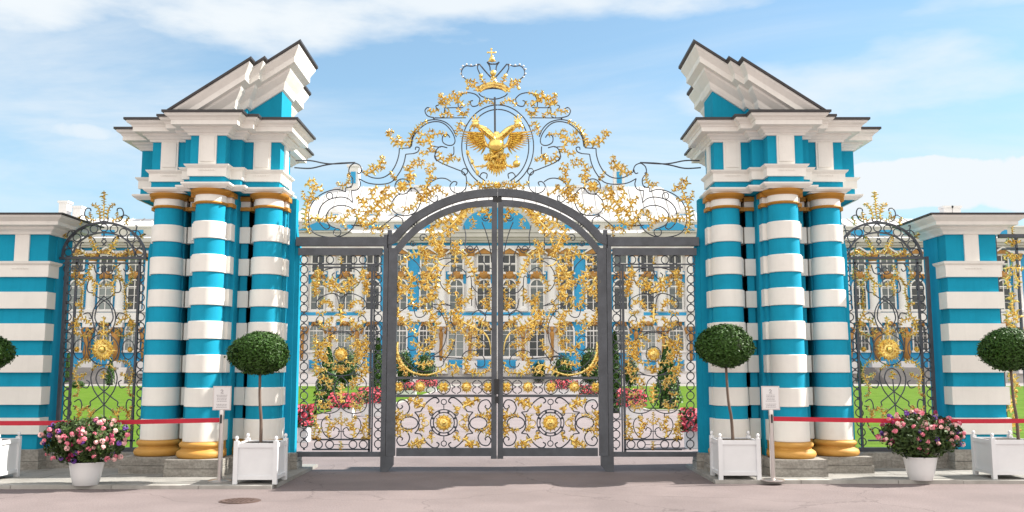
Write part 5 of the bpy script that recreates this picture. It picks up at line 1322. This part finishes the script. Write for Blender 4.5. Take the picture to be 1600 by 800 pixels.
for o_ in (-244, -130, 0, 205, 130):
    x_ = PX(o_); q = (o_ in (-244, 205))
    ty = 262 if q else 294
    b = MB().box(x_-.65, x_+.65, PYD+6.4, PYD+7.8, cz, zP(ty, PYD+7)); b.box(x_-.8, x_+.8, PYD+6.2, PYD+8, zP(ty, PYD+7), zP(ty-3, PYD+7)); c_ = b.build('chimney', P_WHITE, rt)
    MB().box(x_-.3, x_+.3, PYD+6.3, PYD+6.4, zP(ty+26, PYD+7), zP(ty+8, PYD+7)).build('chimney_panel', P_BLUE, c_)
for o_ in (-262, -200, -160, -70, 70, 160, 240, 300):
    x_ = PX(o_); b = MB().box(x_-.7, x_+.7, PYD+2, PYD+4, cz+1.2, cz+2.8); b.face_prism([(x_-.85, cz+2.8), (x_+.85, cz+2.8), (x_, cz+3.4)], PYD+1.9, PYD+4.6); d_ = b.build('dormer', P_WHITE, rt)
    MB().box(x_-.4, x_+.4, PYD+1.93, PYD+2, cz+1.5, cz+2.6).build('dormer_window', P_BLUE, d_)
wo = [370, 412, 455, 490, 533, 578, 624, 671, 716, 762, 808]
for sx in (-1, 1):
    lab = 'long %s range of the blue and white palace, seen past the small gate' % ('left' if sx < 0 else 'right')
    xa, xb = PX(sx*346), PX(sx*900)
    zc = zP(374, PYD+2)
    wg = palace_block('palace_wing', lab, [sx*o for o in wo], min(xa, xb), max(xa, xb), PYD+2, zc, [sx*(o+22) for o in wo], zP(342, PYD+9), [])
    for o_ in ((-721, -745, -580, -563) if sx < 0 else (770, 785)):
        x_ = PX(o_); h_ = zP(318 if o_ in (-745, -580) else 326, PYD+9)
        b = MB().box(x_-.5, x_+.5, PYD+8.4, PYD+9.6, zc+1, h_).box(x_-.65, x_+.65, PYD+8.3, PYD+9.7, h_, h_+.25); b.build('chimney', P_WHITE, wg)
# terrace and steps
tw = thing('terrace_steps', 'grey stone steps before the right part of the palace', 'steps', (PX(610), 96, 0), 'steps in front of the palace')
for i in range(8): MB().box(PX(555), PX(668), 95 + i*.45, 101.9, i*.21 + (.003 if i else -.02), (i+1)*.21).build('step', STEPM, tw)
copy_tree(tw, (PX(-1220) - PX(0), 0, 0))['label'] = 'grey stone steps before the left part of the palace'
for x0, x1, lab in ((PX(-340), PX(-100), 'low pale terrace wall before the palace, left of centre'), (PX(100), PX(340), 'low pale terrace wall before the palace, right of centre')):
    tt = thing('terrace_wall', lab, 'wall', ((x0+x1)/2, 98.5, 0), 'terrace walls before the palace')
    MB().box(x0, x1, 98, 98.6, -.02, 1.1).build('wall', P_WHITE, tt); MB().box(x0-.1, x1+.1, 97.9, 98.7, 1.1, 1.25).build('coping', P_GREY, tt)

# ================================================================== GARDEN BEHIND THE GATE
def shrub(name, px, Yd, base_px, w_px, h_px, kind, label, group, seed, flowers=False):
    x = P(px, 590, Yd).x; sc = Yd / F; rx = w_px*sc/2; hz = h_px*sc
    zb = 0.0
    t = thing(name, label, 'shrub' if kind != 'tree' else 'tree', (x, Yd, zb), group)
    random.seed(seed)
    n = 2200; b = MB()
    for _ in range(n):
        if kind == 'cone':
            f = random.random()**.7; a = random.uniform(0, 2*PI); r = rx*(1-f)**.8*(.75 + .35*random.random()) + .02
            c = Vector((r*math.cos(a), r*math.sin(a), .1 + f*hz))
            d = Vector((math.cos(a), math.sin(a), .4)).normalized()
        else:
            d = Vector((random.gauss(0,1), random.gauss(0,1), random.gauss(0,1))).normalized()
            k = random.uniform(.55, 1.05)
            c = Vector((d.x*rx*k, d.y*rx*k, hz/2 + d.z*hz/2*k))
        nrm = (d + Vector((random.gauss(0,.6), random.gauss(0,.6), random.gauss(0,.6)))).normalized(); a_ = nrm.orthogonal().normalized(); e = nrm.cross(a_)
        s_ = max(rx, hz*.35) * random.uniform(.05, .1)
        b.add([c-a_*s_, c-e*s_*.6, c+a_*s_, c+e*s_*.6], [(0,1,2,3)])
    b.move(x, Yd, zb)
    b.build('foliage', LEAF, t)
    if kind == 'cone': MB().tube([(x, Yd, zb), (x, Yd, zb+hz*.9)], [rx*.62, .02], 12).build('dark_core', CORE, t)
    else: MB().ball((x, Yd, zb+hz/2), rx*.72, rx*.72, hz*.4, 14, 10).build('dark_core', CORE, t)
    MB().tube([(x, Yd, -.02), (x, Yd, .3)], .06, 8).build('trunk', BARK, t)
# cone trees and hedges standing on lawns or forecourt, distances from their feet
def gy(py): return ground_Y(py)
shrub('conifer', 1043, gy(638), 0, 46, 98, 'cone', 'dark cone-shaped conifer seen through the right fixed gate panel', 'conifers behind the gate', 401)
shrub('conifer', 512, gy(640), 0, 44, 92, 'cone', 'dark cone-shaped conifer seen through the left fixed gate panel', 'conifers behind the gate', 402)
shrub('conifer', 961, gy(645), 0, 22, 120, 'cone', 'slim dark conifer beside the right gate post', 'conifers behind the gate', 403)
shrub('conifer', 590, gy(640), 0, 24, 105, 'cone', 'slim dark conifer beside the left gate post', 'conifers behind the gate', 404)
shrub('conifer', 172, gy(602), 0, 16, 40, 'cone', 'small distant conifer seen through the small left-hand gate', 'conifers behind the gate', 405)
shrub('conifer', 105, gy(600), 0, 18, 46, 'cone', 'small distant conifer at the left border of the small left-hand gate', 'conifers behind the gate', 406)
shrub('conifer', 1345, gy(600), 0, 14, 34, 'cone', 'small distant conifer seen through the small right-hand gate', 'conifers behind the gate', 407)
for i, (px, py, w_, h_) in enumerate(((540, 606, 46, 62), (632, 606, 30, 58), (664, 606, 34, 56), (712, 596, 16, 30), (755, 596, 15, 28), (796, 596, 16, 28), (842, 598, 22, 34), (880, 606, 36, 52), (922, 606, 40, 62), (985, 606, 26, 46))):
    nm = ('through the left fixed panel', 'at the hinge side of the left leaf', 'second from the left in the left leaf', 'third from the left in the left leaf', 'just left of the meeting stiles', 'just right of the meeting stiles', 'third from the right in the right leaf', 'second from the right in the right leaf', 'at the hinge side of the right leaf', 'through the right fixed panel, left of the cone tree')[i]
    shrub('clipped_shrub', px, gy(py), 0, w_, h_, 'ball', 'rounded dark green shrub seen ' + nm, 'clipped shrubs behind the gate', 410 + i)
shrub('clipped_shrub', 122, gy(607), 0, 20, 12, 'ball', 'low dark shrub on the lawn seen through the small left-hand gate', 'clipped shrubs behind the gate', 431)
def flowerbed(px0, px1, py, h_px, label, seed):
    Yd = gy(py); x0 = P(px0, py, Yd).x; x1 = P(px1, py, Yd).x; h = h_px*Yd/F
    t = thing('flower_trough', label, 'flowers', ((x0+x1)/2, Yd, 0), 'red flower troughs behind the gate')
    MB().box(x0, x1, Yd-.2, Yd+.2, -.01, h*.45).build('trough', WPAINT, t)
    random.seed(seed); b = MB(); r = MB()
    for _ in range(700):
        c = Vector((random.uniform(x0-.1, x1+.1), Yd + random.uniform(-.32, .32), h*.42 + random.random()*h*.55)); tgt = b if random.random() < .5 else r
        nrm = Vector((random.gauss(0,.6), -1, random.gauss(.5,.6))).normalized(); a_ = nrm.orthogonal().normalized(); e = nrm.cross(a_); s_ = random.uniform(.03, .065)
        if tgt is r: c.y -= .04; c.z += .02
        tgt.add([c-a_*s_, c-e*s_*.7, c+a_*s_, c+e*s_*.7], [(0,1,2,3)])
    b.build('foliage', LEAF2, t); r.build('red_blossoms', REDF, t)
for i, (a, c, py, h, lb) in enumerate(((616, 650, 620, 22, 'red flowers in a pale trough, seen at the left of the left gate leaf'), (652, 682, 612, 18, 'smaller red flower trough, right of the first in the left leaf'), (862, 900, 620, 26, 'red flowers in a pale trough, seen in the right gate leaf'), (908, 938, 628, 26, 'red flower trough at the hinge side of the right gate leaf'),
                                       (520, 552, 655, 40, 'red flowers in a white trough, seen through the left fixed panel'), (565, 600, 650, 44, 'red flower trough beside the left gate post'), (468, 482, 690, 56, 'red flowers beside the left pillar behind the gate'), (970, 1004, 655, 46, 'red flower trough seen through the right fixed panel'), (1072, 1092, 700, 60, 'deep red flowers beside the right pillar behind the gate'))):
    flowerbed(a, c, py, h, lb, 500 + i)
